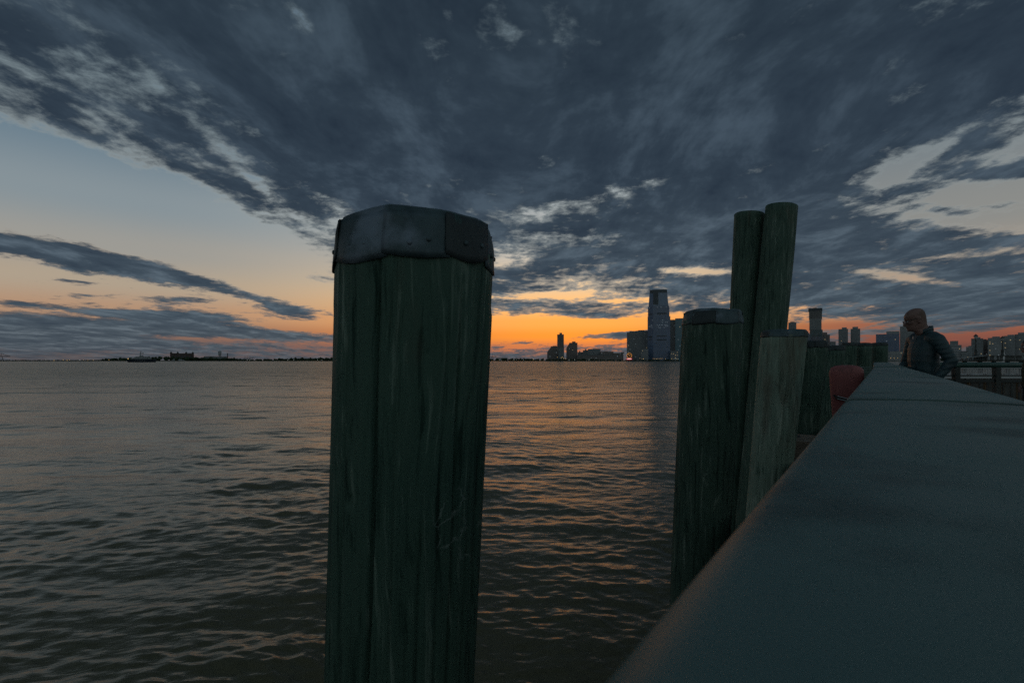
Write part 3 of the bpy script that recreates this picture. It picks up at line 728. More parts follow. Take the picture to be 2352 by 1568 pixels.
# ---- slatted panel beyond the float, where the rail bends
sy = 8.0; c0, c1 = at(1976, 884, sy), at(2014, 842, sy)
sl = thing('slatted_panel', 'dark panel of horizontal slats between the red float and the rail bend', 'slat panel', ((c0.x + c1.x) / 2, sy, c0.z - 0.4), math.radians(-34))
W = (c1.x - c0.x) * 0.86
for i in range(12):
    zz = 0.4 - 0.12 + i * (c1.z - c0.z + 0.12) / 11.5
    s1 = MB(); s1.slab([(-W / 2, zz), (W / 2, zz), (W / 2, zz + 0.017), (-W / 2, zz + 0.017)], -0.02, 0.015); s1.build('slat', M['slat'], sl)
for x_ in (-W / 2 + 0.02, W / 2 - 0.02):
    s1 = MB(); s1.box(x_ - 0.02, x_ + 0.02, 0.016, 0.05, 0.0, 0.4 + c1.z - c0.z); s1.build('upright', M['iron'], sl)

# ---- railing across the far side of the esplanade
ry = 9.0
rx = lambda px: (px - CX) * ry / F
rz = lambda py: CAMZ + (HOR - py) * ry / F
fr = thing('far_railing', 'dark green round-tube railing with balusters behind the man', 'railing', (rx(2290), ry, DECK))
X0, X1 = rx(2100), rx(2480)
mb = MB(); mb.tube((X0, ry, rz(838)), (X1, ry, rz(838)), 6.4 * ry / F, n=20); buildw(mb, 'top_tube', M['rail_green'], fr, True)
mb = MB(); mb.box(X0, X1, ry - 0.012, ry + 0.012, rz(864), rz(861)); buildw(mb, 'middle_rail', M['iron'], fr)
mb = MB(); mb.box(X0, X1, ry - 0.02, ry + 0.02, rz(877.5), rz(870.5)); buildw(mb, 'lower_rail', M['iron'], fr)
mb = MB(); mb.box(X0, X1, ry - 0.02, ry + 0.02, DECK + 0.08, DECK + 0.12); buildw(mb, 'bottom_rail', M['iron'], fr)
for px in (2196, 2289, 2382, 2470):
    mb = MB(); w = 5.6 * ry / F; mb.box(rx(px) - w, rx(px) + w, ry - w, ry + w, DECK, rz(843.5)); buildw(mb, 'post', M['iron'], fr)
me0 = None
for k in range(22):
    px = 2104 + 18.2 * k
    if min(abs(px - q) for q in (2196, 2289, 2382, 2470)) < 9: continue
    if me0 is None:
        mb = MB(); w = 1.6 * ry / F; mb.box(-w, w, -w, w, DECK + 0.12 - DECK, rz(877.5) - DECK); o = mb.build('baluster', M['iron'], fr); me0 = o.data
    else: o = link('baluster', me0, fr)
    o.location = (rx(px) - fr.location.x, 0, 0)

# ------------------------------------------------------------------ people
def capsule(bm_list, a, b, ra, rb, n=16, flat=None):
    """closed tapered limb with round ends; flat=(axis vector, factor) squashes it"""
    a, b = Vector(a), Vector(b); d = b - a; L = max(d.length, 1e-5); d /= L
    u = d.orthogonal().normalized(); w = d.cross(u)
    rings = []
    for q in (-80, -50, -20): 
        t = math.radians(q); rings.append((a + d * (ra * math.sin(t)), ra * math.cos(t)))
    for s in (0.0, 0.25, 0.5, 0.75, 1.0): rings.append((a + d * (L * s), ra + (rb - ra) * s))
    for q in (20, 50, 80):
        t = math.radians(q); rings.append((b + d * (rb * math.sin(t)), rb * math.cos(t)))
    vs = []
    for c, r in rings:
        for i in range(n):
            t = 2 * math.pi * i / n
            o = (u * math.cos(t) + w * math.sin(t)) * r
            if flat: ax = Vector(flat[0]).normalized(); o -= ax * (o.dot(ax) * (1 - flat[1]))
            vs.append(c + o)
    m = len(rings)
    fs = [(j * n + i, j * n + (i + 1) % n, (j + 1) * n + (i + 1) % n, (j + 1) * n + i) for j in range(m - 1) for i in range(n)]
    fs += [tuple(range(n))[::-1], tuple(range((m - 1) * n, m * n))]
    bm_list.add(vs, fs)
def loft(mb, rings, n=28, e=1.0):
    """rings of (z, cx, cy, front, back, half width): oval sections stacked up"""
    vs = []
    for z, cx, cy, fx, bx, w in rings:
        for i in range(n):
            t = 2 * math.pi * i / n; c, s_ = math.cos(t), math.sin(t)
            c = math.copysign(abs(c) ** e, c); s_ = math.copysign(abs(s_) ** e, s_)
            vs.append((cx + (fx if c > 0 else bx) * c, cy + w * s_, z))
    m = len(rings)
    fs = [(j * n + i, j * n + (i + 1) % n, (j + 1) * n + (i + 1) % n, (j + 1) * n + i) for j in range(m - 1) for i in range(n)]
    fs += [tuple(range(n))[::-1], tuple(range((m - 1) * n, m * n))]
    mb.add(vs, fs)
def remesh(mb, voxel, smooth=4):
    me = bpy.data.meshes.new('tmp'); me.from_pydata(mb.v, [], mb.f); me.update()
    bm = bmesh.new(); bm.from_mesh(me); bmesh.ops.recalc_face_normals(bm, faces=bm.faces[:]); bm.to_mesh(me); bm.free()
    o = bpy.data.objects.new('tmp', me); COL.objects.link(o)
    r = o.modifiers.new('r', 'REMESH'); r.mode = 'VOXEL'; r.voxel_size = voxel
    s_ = o.modifiers.new('s', 'SMOOTH'); s_.iterations = smooth; s_.factor = 0.5
    dg = bpy.context.evaluated_depsgraph_get(); dg.update()
    out = bpy.data.meshes.new_from_object(o.evaluated_get(dg))
    bpy.data.objects.remove(o); bpy.data.meshes.remove(me)
    out.polygons.foreach_set('use_smooth', np.ones(len(out.polygons), dtype=bool))
    return out
def rotz_pt(p, c, ang, pitch=0.0):
    """turn a point about the neck axis at c (yaw), after nodding it"""
    x, y, z = p[0] - c[0], p[1] - c[1], p[2] - c[2]
    x, z = x * math.cos(pitch) + z * math.sin(pitch), -x * math.sin(pitch) + z * math.cos(pitch)
    x, y = x * math.cos(ang) - y * math.sin(ang), x * math.sin(ang) + y * math.cos(ang)
    return (c[0] + x, c[1] + y, c[2] + z)
def hand(mb, wrist, dirv, side, curl=0.5):
    """palm, four fingers of unequal length bent at the knuckles, thumb from the side of the palm"""
    d = Vector(dirv).normalized(); up = Vector((0, 0, 1)); lat = d.cross(up).normalized() * side; nrm = lat.cross(d).normalized() * side
    w = Vector(wrist)
    capsule(mb, w, w + d * 0.085, 0.026, 0.036, 12, (nrm, 0.45))
    for k, (off, ln) in enumerate(((-0.027, 0.070), (-0.009, 0.080), (0.009, 0.075), (0.026, 0.060))):
        b = w + d * 0.088 + lat * off
        p1 = b + (d - nrm * curl * 0.5).normalized() * ln * 0.5
        p2 = p1 + (d - nrm * curl * 1.4).normalized() * ln * 0.32
        p3 = p2 + (d * 0.6 - nrm * curl * 1.8).normalized() * ln * 0.24
        capsule(mb, b, p1, 0.0095, 0.0088, 10); capsule(mb, p1, p2, 0.0088, 0.008, 10); capsule(mb, p2, p3, 0.008, 0.0072, 10)
    tb = w + d * 0.028 - lat * 0.03
    t1 = tb + (d * 0.7 - lat * 0.7).normalized() * 0.040; t2 = t1 + (d * 0.9 - lat * 0.2 - nrm * curl * 0.4).normalized() * 0.030
    capsule(mb, tb, t1, 0.0125, 0.0105, 10); capsule(mb, t1, t2, 0.0105, 0.0085, 10)
def head(mb, c, yaw, pitch):
    """c = point between the ears at chin height; the face looks along +x before turning"""
    h = MB()
    loft(h, [(-0.055, -0.025, 0, 0.052, 0.055, 0.054), (-0.02, -0.02, 0, 0.060, 0.058, 0.054), (0.0, 0.0, 0, 0.082, 0.075, 0.050), (0.012, 0.0, 0, 0.093, 0.080, 0.055),
             (0.03, 0.0, 0, 0.094, 0.086, 0.060), (0.055, 0.0, 0, 0.090, 0.092, 0.065), (0.085, 0.0, 0, 0.089, 0.097, 0.069), (0.108, 0.0, 0, 0.084, 0.100, 0.072),
             (0.122, 0.0, 0, 0.088, 0.101, 0.074), (0.135, 0.0, 0, 0.094, 0.102, 0.076), (0.16, 0.0, 0, 0.092, 0.101, 0.078), (0.185, -0.003, 0, 0.082, 0.093, 0.074),
             (0.207, -0.008, 0, 0.064, 0.076, 0.064), (0.222, -0.012, 0, 0.042, 0.052, 0.046), (0.231, -0.014, 0, 0.014, 0.018, 0.018)], 32, 0.92)
    capsule(h, (0.088, 0, 0.116), (0.110, 0, 0.074), 0.010, 0.0135, 12)                # nose
    for s_ in (-1, 1): 
        capsule(h, (0.094, s_ * 0.010, 0.068), (0.100, s_ * 0.009, 0.070), 0.009, 0.008, 10)
        capsule(h, (0.080, s_ * 0.018, 0.130), (0.076, s_ * 0.044, 0.132), 0.011, 0.009, 10)   # brow
        capsule(h, (-0.008, s_ * 0.076, 0.078), (-0.016, s_ * 0.080, 0.120), 0.014, 0.019, 12, ((0, 1, 0), 0.42))   # ear
        capsule(h, (0.066, s_ * 0.040, 0.082), (0.050, s_ * 0.054, 0.088), 0.017, 0.015, 10)   # cheek
    capsule(h, (0.092, -0.016, 0.047), (0.092, 0.016, 0.047), 0.0065, 0.0065, 10); capsule(h, (0.089, -0.014, 0.037), (0.089, 0.014, 0.037), 0.0075, 0.0075, 10)   # lips
    capsule(h, (0.082, -0.008, 0.012), (0.082, 0.008, 0.012), 0.016, 0.016, 10)         # chin
    h.v = [rotz_pt((p[0] + c[0], p[1] + c[1], p[2] + c[2]), c, yaw, pitch) for p in h.v]
    mb.v_off = len(mb.v); mb.add(h.v, h.f)
def person(name, label, loc, facing, H, yaw, pitch, coat, glasses=True, bald=True, larm=None, rarm=None, lean=0.0):
    """built facing +x, left side +y; loc on the paving; H scales a 1.75 m figure"""
    root = thing(name, label, 'person', loc, facing)
    k = H / 1.75
    neck = (0.035, 0.0, 1.505)
    sk = MB(); head(sk, neck, yaw, pitch)
    capsule(sk, (-0.035, 0, 1.40), (0.0, 0, 1.52), 0.070, 0.060)
    loft(sk, [(0.88, -0.01, 0, 0.10, 0.11, 0.155), (1.05, 0.0, 0, 0.10, 0.10, 0.14), (1.25, -0.01, 0, 0.105, 0.10, 0.155), (1.38, -0.03, 0, 0.09, 0.09, 0.15), (1.44, -0.03, 0, 0.06, 0.06, 0.10)], 24)
    sh = {1: Vector((-0.025, 0.185, 1.40)), -1: Vector((-0.025, -0.185, 1.40))}
    arms = {1: larm, -1: rarm}
    for s_ in (1, -1):
        el, wr, hd = (Vector(q) for q in arms[s_])
        capsule(sk, sh[s_], el, 0.045, 0.036); capsule(sk, el, wr, 0.036, 0.025)
        hand(sk, wr, hd, s_, 0.55)
        hip = Vector((-0.01, s_ * 0.09, 0.90)); kn = Vector((0.02, s_ * 0.10, 0.48)); an = Vector((-0.02, s_ * 0.105, 0.085))
        capsule(sk, hip, kn, 0.082, 0.055); capsule(sk, kn, an, 0.053, 0.038); capsule(sk, an + Vector((-0.02, 0, -0.04)), an + Vector((0.14, s_ * 0.02, -0.05)), 0.036, 0.032)
    me = remesh(sk, 0.0058, 3); me.materials.append(M['skin']); 
    if bald: me.materials.append(M['stubble'])
    if bald:                                                     # shaved sides and back of the skull
        for p_ in me.polygons:
            c = p_.center
            if c.z > 1.5:
                q = rotz_pt(c, neck, -yaw, 0); x_, y_, z_ = q[0] - neck[0], q[1] - neck[1], q[2] - neck[2]
                if z_ > 0.075 + 0.25 * max(0, x_ + 0.03) and x_ < 0.012 - 0.9 * max(0, z_ - 0.165) + 0.006 * math.sin(z_ * 90) and z_ < 0.215 and abs(x_ + 0.012) > (0.0 if z_ > 0.13 else 0.028): p_.material_index = 1
    body = link('body', me, root); body.scale = (k, k, k)
    # clothes
    jk = MB()
    loft(jk, [(0.84, -0.01, 0, 0.119, 0.127, 0.167), (0.93, -0.005, 0, 0.122, 0.124, 0.166), (1.05, 0.0, 0, 0.123, 0.115, 0.156), (1.18, 0.0, 0, 0.127, 0.113, 0.163), (1.29, -0.01, 0, 0.123, 0.113, 0.169),
              (1.37, -0.025, 0, 0.106, 0.103, 0.173), (1.425, -0.035, 0, 0.084, 0.085, 0.140), (1.46, -0.035, 0, 0.067, 0.070, 0.088), (1.50, -0.028, 0, 0.063, 0.066, 0.069)], 36, 0.9)
    for s_ in (1, -1):
        el, wr, hd = (Vector(q) for q in arms[s_])
        capsule(jk, sh[s_] + Vector((0, -s_ * 0.06, -0.005)), sh[s_] + Vector((0, s_ * 0.012, -0.025)), 0.080, 0.068, 20); capsule(jk, sh[s_] + Vector((0, s_ * 0.012, -0.02)), el, 0.068, 0.053, 20)
        capsule(jk, el, el + (wr - el) * 0.96, 0.052, 0.040, 20)
    jm = remesh(jk, 0.0085, 3)
    co = np.empty(len(jm.vertices) * 3); jm.vertices.foreach_get('co', co); co = co.reshape(-1, 3)
    no = np.empty(len(jm.vertices) * 3); jm.vertices.foreach_get('normal', no); no = no.reshape(-1, 3)
    disp = np.zeros(len(co))
    for i, c in enumerate(co):
        v = Vector(c)
        n_ = mnoise.noise(v * 4.5)
        warp = 3.2 * mnoise.noise(v * 3.0 + Vector((7, 0, 0)))
        el = Vector(arms[1][0]); arm = 1.0 if abs(c[1]) > 0.165 else 0.0
        amp = 0.0018 + 0.0014 * arm * min(1, max(0, (1.36 - c[2]) / 0.2)) + 0.0015 * (c[2] < 1.1)
        if c[2] > 1.38: amp *= 0.25
        disp[i] = amp * math.sin(c[2] * (118 if arm else 84) + warp + c[0] * 14 * (1 if arm else -1)) * (0.55 + 0.9 * n_) + 0.007 * n_
    zipd = np.exp(-((co[:, 1]) / 0.011) ** 2) * (co[:, 0] > 0.02) * 0.0045
    co = co + no * (disp + zipd)[:, None]
    jm.vertices.foreach_set('co', co.ravel()); jm.update(); jm.materials.append(M[coat])
    jo = link('jacket', jm, root); jo.scale = (k, k, k)
    cl = MB(); nn = 40                                            # standing collar, open at the throat
    vs = []
    for lay, (r0, dz) in enumerate(((0.080, 0.0), (0.078, 0.045), (0.071, 0.045), (0.073, 0.0))):
        for i in range(nn + 1):
            t = math.radians(22 + 316 * i / nn)
            vs.append((-0.026 + r0 * 1.02 * math.cos(t), r0 * 0.98 * math.sin(t), 1.468 + dz - 0.022 * math.cos(t) * (1 if lay in (1, 2) else 0.8)))
    w1 = nn + 1
    cl.add(vs, [(l * w1 + i, l * w1 + i + 1, ((l + 1) % 4) * w1 + i + 1, ((l + 1) % 4) * w1 + i) for l in range(4) for i in range(nn)] + [(0, w1, 2 * w1, 3 * w1), (nn, 3 * w1 + nn, 2 * w1 + nn, w1 + nn)])
    cc = cl.build('collar', M[coat], jo, True)
    zp = MB(); zp.box(0.088, 0.094, -0.006, 0.006, 1.40, 1.432); zp.build('zip_pull', M['chrome'], jo)
    tr = MB()
    for s_ in (1, -1):
        hip = Vector((-0.01, s_ * 0.085, 0.88)); kn = Vector((0.02, s_ * 0.10, 0.48)); an = Vector((-0.02, s_ * 0.105, 0.10))
        capsule(tr, hip, kn, 0.105, 0.075, 20); capsule(tr, kn, an, 0.074, 0.066, 20)
    capsule(tr, (-0.01, -0.07, 0.90), (-0.01, 0.07, 0.90), 0.12, 0.12, 20)
    tm = remesh(tr, 0.014, 4); tm.materials.append(M['trouser']); to = link('trousers', tm, root); to.scale = (k, k, k)
    for s_ in (1, -1):
        sm = MB(); capsule(sm, (-0.07, s_ * 0.105, 0.045), (0.13, s_ * 0.125, 0.04), 0.045, 0.042, 16, ((0, 0, 1), 0.95)); so = remesh(sm, 0.01, 2); so.materials.append(M['black'])
        o = link('shoe', so, root); o.scale = (k, k, k)
    R = lambda p: rotz_pt((p[0] + neck[0], p[1] + neck[1], p[2] + neck[2]), neck, yaw, pitch)
    if glasses:
        g = MB()
        for s_ in (1, -1):
            pts = [Vector(R((0.108 - 0.010 * abs(math.cos(t)) * (1 if math.cos(t) * s_ > 0 else 0), s_ * 0.034 + 0.026 * math.cos(t), 0.106 + 0.018 * math.sin(t)))) for t in (2 * math.pi * i / 18 for i in range(18))]
            for a, b in zip(pts, pts[1:] + pts[:1]): g.tube(a, b, 0.0019, n=6)
            g.tube(R((0.098, s_ * 0.060, 0.112)), R((-0.012, s_ * 0.083, 0.122)), 0.0026, n=6); g.tube(R((-0.012, s_ * 0.083, 0.122)), R((-0.03, s_ * 0.081, 0.10)), 0.0024, n=6)
        g.tube(R((0.109, -0.009, 0.110)), R((0.109, 0.009, 0.110)), 0.0019, n=6)
        go = g.build('glasses', M['black'], root); go.scale = (k, k, k)
        for s_ in (1, -1):
            l = MB(); ring = [R((0.106 - 0.010 * max(0, math.cos(t) * s_), s_ * 0.034 + 0.0255 * math.cos(t), 0.106 + 0.0175 * math.sin(t))) for t in (2 * math.pi * i / 18 for i in range(18))]
            ring2 = [R((0.1075 - 0.010 * max(0, math.cos(t) * s_), s_ * 0.034 + 0.0255 * math.cos(t), 0.106 + 0.0175 * math.sin(t))) for t in (2 * math.pi * i / 18 for i in range(18))]
            l.add(ring + ring2, [tuple(range(18))[::-1], tuple(range(18, 36))] + [(i, (i + 1) % 18, 18 + (i + 1) % 18, 18 + i) for i in range(18)]); l.build('lens', M['lens'], go)
    for s_ in (1, -1):
        e = MB(); e.lathe([(0.002, -0.0115), (0.008, -0.008), (0.0115, 0), (0.008, 0.008), (0.002, 0.0115)], 12, (0, 0, 0)); ec = R((0.077, s_ * 0.032, 0.108)); e.v = [(a + ec[0], b + ec[1], c_ + ec[2]) for a, b, c_ in e.v]
        eo = e.build('eye', M['frost'], root, True); eo.scale = (k, k, k)
        bw = MB(); bw.tube(R((0.097, s_ * 0.014, 0.133)), R((0.090, s_ * 0.048, 0.136)), 0.0035, 0.002, 6); bo = bw.build('eyebrow', M['hair'], root); bo.scale = (k, k, k)
    if not bald:
        hr = MB(); loft(hr, [(0.01, -0.03, 0, 0.03, 0.095, 0.085), (0.07, -0.02, 0, 0.04, 0.10, 0.094), (0.13, -0.01, 0, 0.075, 0.115, 0.095), (0.18, -0.005, 0, 0.09, 0.112, 0.09), (0.215, -0.01, 0, 0.072, 0.09, 0.072), (0.245, -0.012, 0, 0.03, 0.035, 0.03)], 24)
        hr.v = [R(p) for p in hr.v]; hm = remesh(hr, 0.009, 2)
        for v in hm.vertices: v.co += v.normal * 0.004 * mnoise.noise(v.co * 40)
        hm.materials.append(M['hair']); ho = link('hair', hm, root); ho.scale = (k, k, k)
    root.rotation_euler = (0, math.radians(lean), facing)
    return root
PY = 5.6
px_ = at(2138, 800, PY)
person('person', 'bald man in glasses and a dark zipped jacket leaning at the guard rail', (px_.x, PY, DECK + 0.004), math.radians(173), 1.755, math.radians(-17), math.radians(11), 'jacket',
       larm=((-0.095, 0.275, 1.15), (0.05, 0.235, 0.945), (0.75, -0.25, -0.6)), rarm=((0.03, -0.255, 1.13), (0.17, -0.19, 0.985), (0.9, 0.2, -0.25)), lean=3.5)
p2 = at(2369, 800, 8.1)
person('person', 'dark-haired person in an olive coat, cut off by the right edge of the picture', (p2.x, 8.1, DECK + 0.004), math.radians(150), 1.50, math.radians(5), math.radians(4), 'coat', glasses=False, bald=False,
       larm=((-0.06, 0.27, 1.13), (0.05, 0.24, 0.90), (0.5, -0.1, -0.8)), rarm=((-0.06, -0.27, 1.13), (0.05, -0.24, 0.90), (0.5, 0.1, -0.8)))

# ------------------------------------------------------------------ far shore
GZ = 1.6
land = MB()
def shoreline(Ys, y2, z):
    pts = Ys; n = len(pts)
    vs = [(x, y - 3, -1.0) for x, y in pts] + [(x, y, z) for x, y in pts] + [(x * 3.2, y2, z) for x, y in pts]
    land.add(vs, [(i, i + 1, n + i + 1, n + i) for i in range(n - 1)] + [(n + i, n + i + 1, 2 * n + i + 1, 2 * n + i) for i in range(n - 1)])
shoreline([(-4200, 2500), (-2600, 1900), (-1500, 1560), (-700, 1500), (-120, 1520), (150, 1560), (620, 1540), (1300, 1450), (1900, 1350), (2800, 1250), (4300, 1200)], 9000, GZ)
tag(land.build('far_shore', M['land']), 'low dark far shore across the river', None, None, 'structure')

def frame(x0, x1, Y):
    """span of photo columns -> local frame facing the quay: centre, turn, width in metres, depth"""
    a0, a1 = math.atan((x0 - CX) / F), math.atan((x1 - CX) / F); ac = (a0 + a1) / 2
    R = Y / math.cos(ac)
    return (R * math.sin(ac), Y, GZ), -ac, R * (a1 - a0)
def zpx(py, Y): return CAMZ + (HOR - py) * Y / F - GZ
LIT = []
def lit_windows(root, n, w, h0, h1, yf, seed, warm=0.5, size=1.9):
    rs = random.Random(seed)
    for i in range(n):
        nx = max(2, int(w / 5.0)); nz = max(2, int((h1 - h0) / 4.2))
        x = -w / 2 + (rs.randrange(nx) + 0.5) * w / nx; z = h0 + (rs.randrange(nz) + 0.5) * (h1 - h0) / nz
        key = 'win_warm' if rs.random() < warm else 'win_cool'
        mb = MB(); s_ = size * rs.uniform(0.8, 1.15); mb.box(-s_ / 2, s_ / 2, -0.35, 0.1, -s_ / 2, s_ / 2)
        mb.build('lit_window', M[key], root, loc=(x, yf, z))
def slab_tower(label, x0, x1, ytop, Y, wall, band, depth=0.8, floor=3.9, setbacks=(), lit=1, name='tower', cat='tower', warm=0.5, piers=0, roof=None, group='buildings on the far shore', bh=0.42, slant=None, seed=0):
    """box tower facing the quay; setbacks = ((x0, x1, ytop), ...) upper stages; floor bands and piers stand proud"""
    loc, rz_, W = frame(x0, x1, Y); Hh = zpx(ytop, Y); D = W * depth
    root = thing(name, label, cat, loc, rz_, group)
    if slant:
        zs, xs = zpx(slant[1], Y), -W / 2 + (slant[0] - x0) / (x1 - x0) * W
        mb = MB(); mb.slab([(-W / 2, 0), (W / 2, 0), (W / 2, Hh), (xs, Hh), (-W / 2, zs)], 0, D); mb.build('wall', M[wall], root)
    else:
        mb = MB(); mb.box(-W / 2, W / 2, 0, D, 0, Hh); mb.build('wall', M[wall], root)
    bands = MB(); k = 1
    def left_at(z):
        if not slant or z <= zs: return -W / 2
        return -W / 2 + (z - zs) / (Hh - zs) * (xs + W / 2)
    while k * floor < Hh - 1:
        z = k * floor
        bands.box(left_at(z) - 0.25, W / 2 + 0.25, -0.3, D + 0.25, z - bh * floor / 2, z + bh * floor / 2); k += 1
    bo = bands.build('floor_bands', M[band], root); bo['kind'] = 'stuff'
    if piers:
        for i in range(piers + 1):
            x = -W / 2 + W * i / piers
            top = Hh if not slant else min(Hh, zs + (x + W / 2) / max(1e-3, xs + W / 2) * (Hh - zs))
            mb = MB(); mb.box(x - W * 0.012, x + W * 0.012, -0.6, 0.2, 0, top + 0.4); mb.build('pier', M[wall], root)
    for (sx0, sx1, sy) in setbacks:
        u0, u1 = -W / 2 + (sx0 - x0) / (x1 - x0) * W, -W / 2 + (sx1 - x0) / (x1 - x0) * W
        mb = MB(); mb.box(u0, u1, D * 0.12, D * 0.8, Hh, zpx(sy, Y)); mb.build('upper_storey', M[roof or wall], root)
    rp = MB(); xl = left_at(Hh) - 0.5
    rp.box(xl, W / 2 + 0.5, -0.5, D + 0.5, Hh, Hh + 1.1); rp.build('parapet', M[band], root)
    if lit: lit_windows(root, lit, W * 0.92, Hh * 0.06, Hh * 0.94 if not slant else zs, -0.15, seed * 17 + 3, warm)
    return root
B = slab_tower
# --- right of the near pile
B('brick tower with a slanted left shoulder, left of the slim dark tower', 1257, 1280.5, 796, 1640, 'brick', 'band_dark', slant=(1266, 808), setbacks=((1270, 1279, 794),), lit=2, seed=1, piers=6)
B('slim dark tower between the two slant-shouldered brick towers', 1280, 1295, 768.5, 1700, 'brick', 'band_dark', setbacks=((1285, 1291, 764),), piers=4, lit=1, seed=2)
B('brick tower with a slanted left shoulder, right of the slim dark tower', 1301, 1326, 787.7, 1640, 'brick', 'band_dark', slant=(1308, 798.7), setbacks=((1314, 1322, 784),), lit=2, seed=3, piers=6)
B('glass base block in front of the slim dark tower', 1283, 1295.5, 799, 1600, 'dark_glass', 'band_dark', lit=1, seed=4, piers=3, name='office_block', cat='building')
B('low grey block beside the right slant-shouldered tower', 1327, 1339, 809.3, 1700, 'grey_stone', 'band_dark', setbacks=((1330, 1333, 805.5),), name='apartment_block', cat='building', seed=5)
B('pale block with a small domed penthouse near the far shore', 1339, 1350.5, 805, 1690, 'grey_stone', 'band_dark', setbacks=((1343.5, 1347, 801.5),), piers=5, name='apartment_block', cat='building', seed=6)
B('wide pale apartment block with vertical piers on the far shore', 1350.5, 1379, 802, 1680, 'grey_stone', 'band_dark', piers=10, setbacks=((1362, 1376, 800.5),), name='apartment_block', cat='building', seed=7)
B('long low dark block right of the wide pale apartment block', 1379, 1409, 808, 1660, 'brick', 'band_dark', setbacks=((1388, 1396, 806.5), (1400, 1408, 807)), lit=2, name='warehouse', cat='building', seed=8)
B('lowest dark block left of the round orange clock', 1409, 1431, 811, 1650, 'brick', 'band_dark', lit=2, setbacks=((1427, 1434, 808.5),), piers=6, name='warehouse', cat='building', seed=9)
B('broad low dark warehouse along the far waterfront', 1326, 1432, 815.5, 1600, 'brick', 'band_dark', depth=0.2, lit=3, name='warehouse', cat='building', seed=10)
B('stepped dark glass apartment tower above the round clock', 1440, 1463, 764, 1700, 'dark_glass', 'band_dark', setbacks=((1446, 1463, 760),), lit=7, piers=5, warm=0.3, seed=11)
B('grey apartment tower beside the tallest glass tower', 1462.5, 1488, 760, 1690, 'grey_stone', 'band_dark', setbacks=((1466, 1480, 757.8),), lit=8, piers=8, warm=0.7, seed=12)
B('small grey block at the foot of the tallest glass tower', 1473, 1489, 802, 1600, 'grey_stone', 'band_dark', name='office_block', cat='building', seed=13)
B('dark glass tower right behind the tallest tower', 1537, 1552, 734.8, 1760, 'dark_glass', 'crown', lit=2, seed=14)
B('teal glass tower dotted with lit windows beside the second pile', 1551, 1580, 731.4, 1740, 'teal_glass', 'dark_glass', lit=10, warm=0.45, seed=15, bh=0.2)
B('small lit brick block at the foot of the teal glass tower', 1540, 1558.5, 806, 1590, 'grey_stone', 'band_dark', lit=8, warm=0.9, piers=6, name='office_block', cat='building', seed=16)
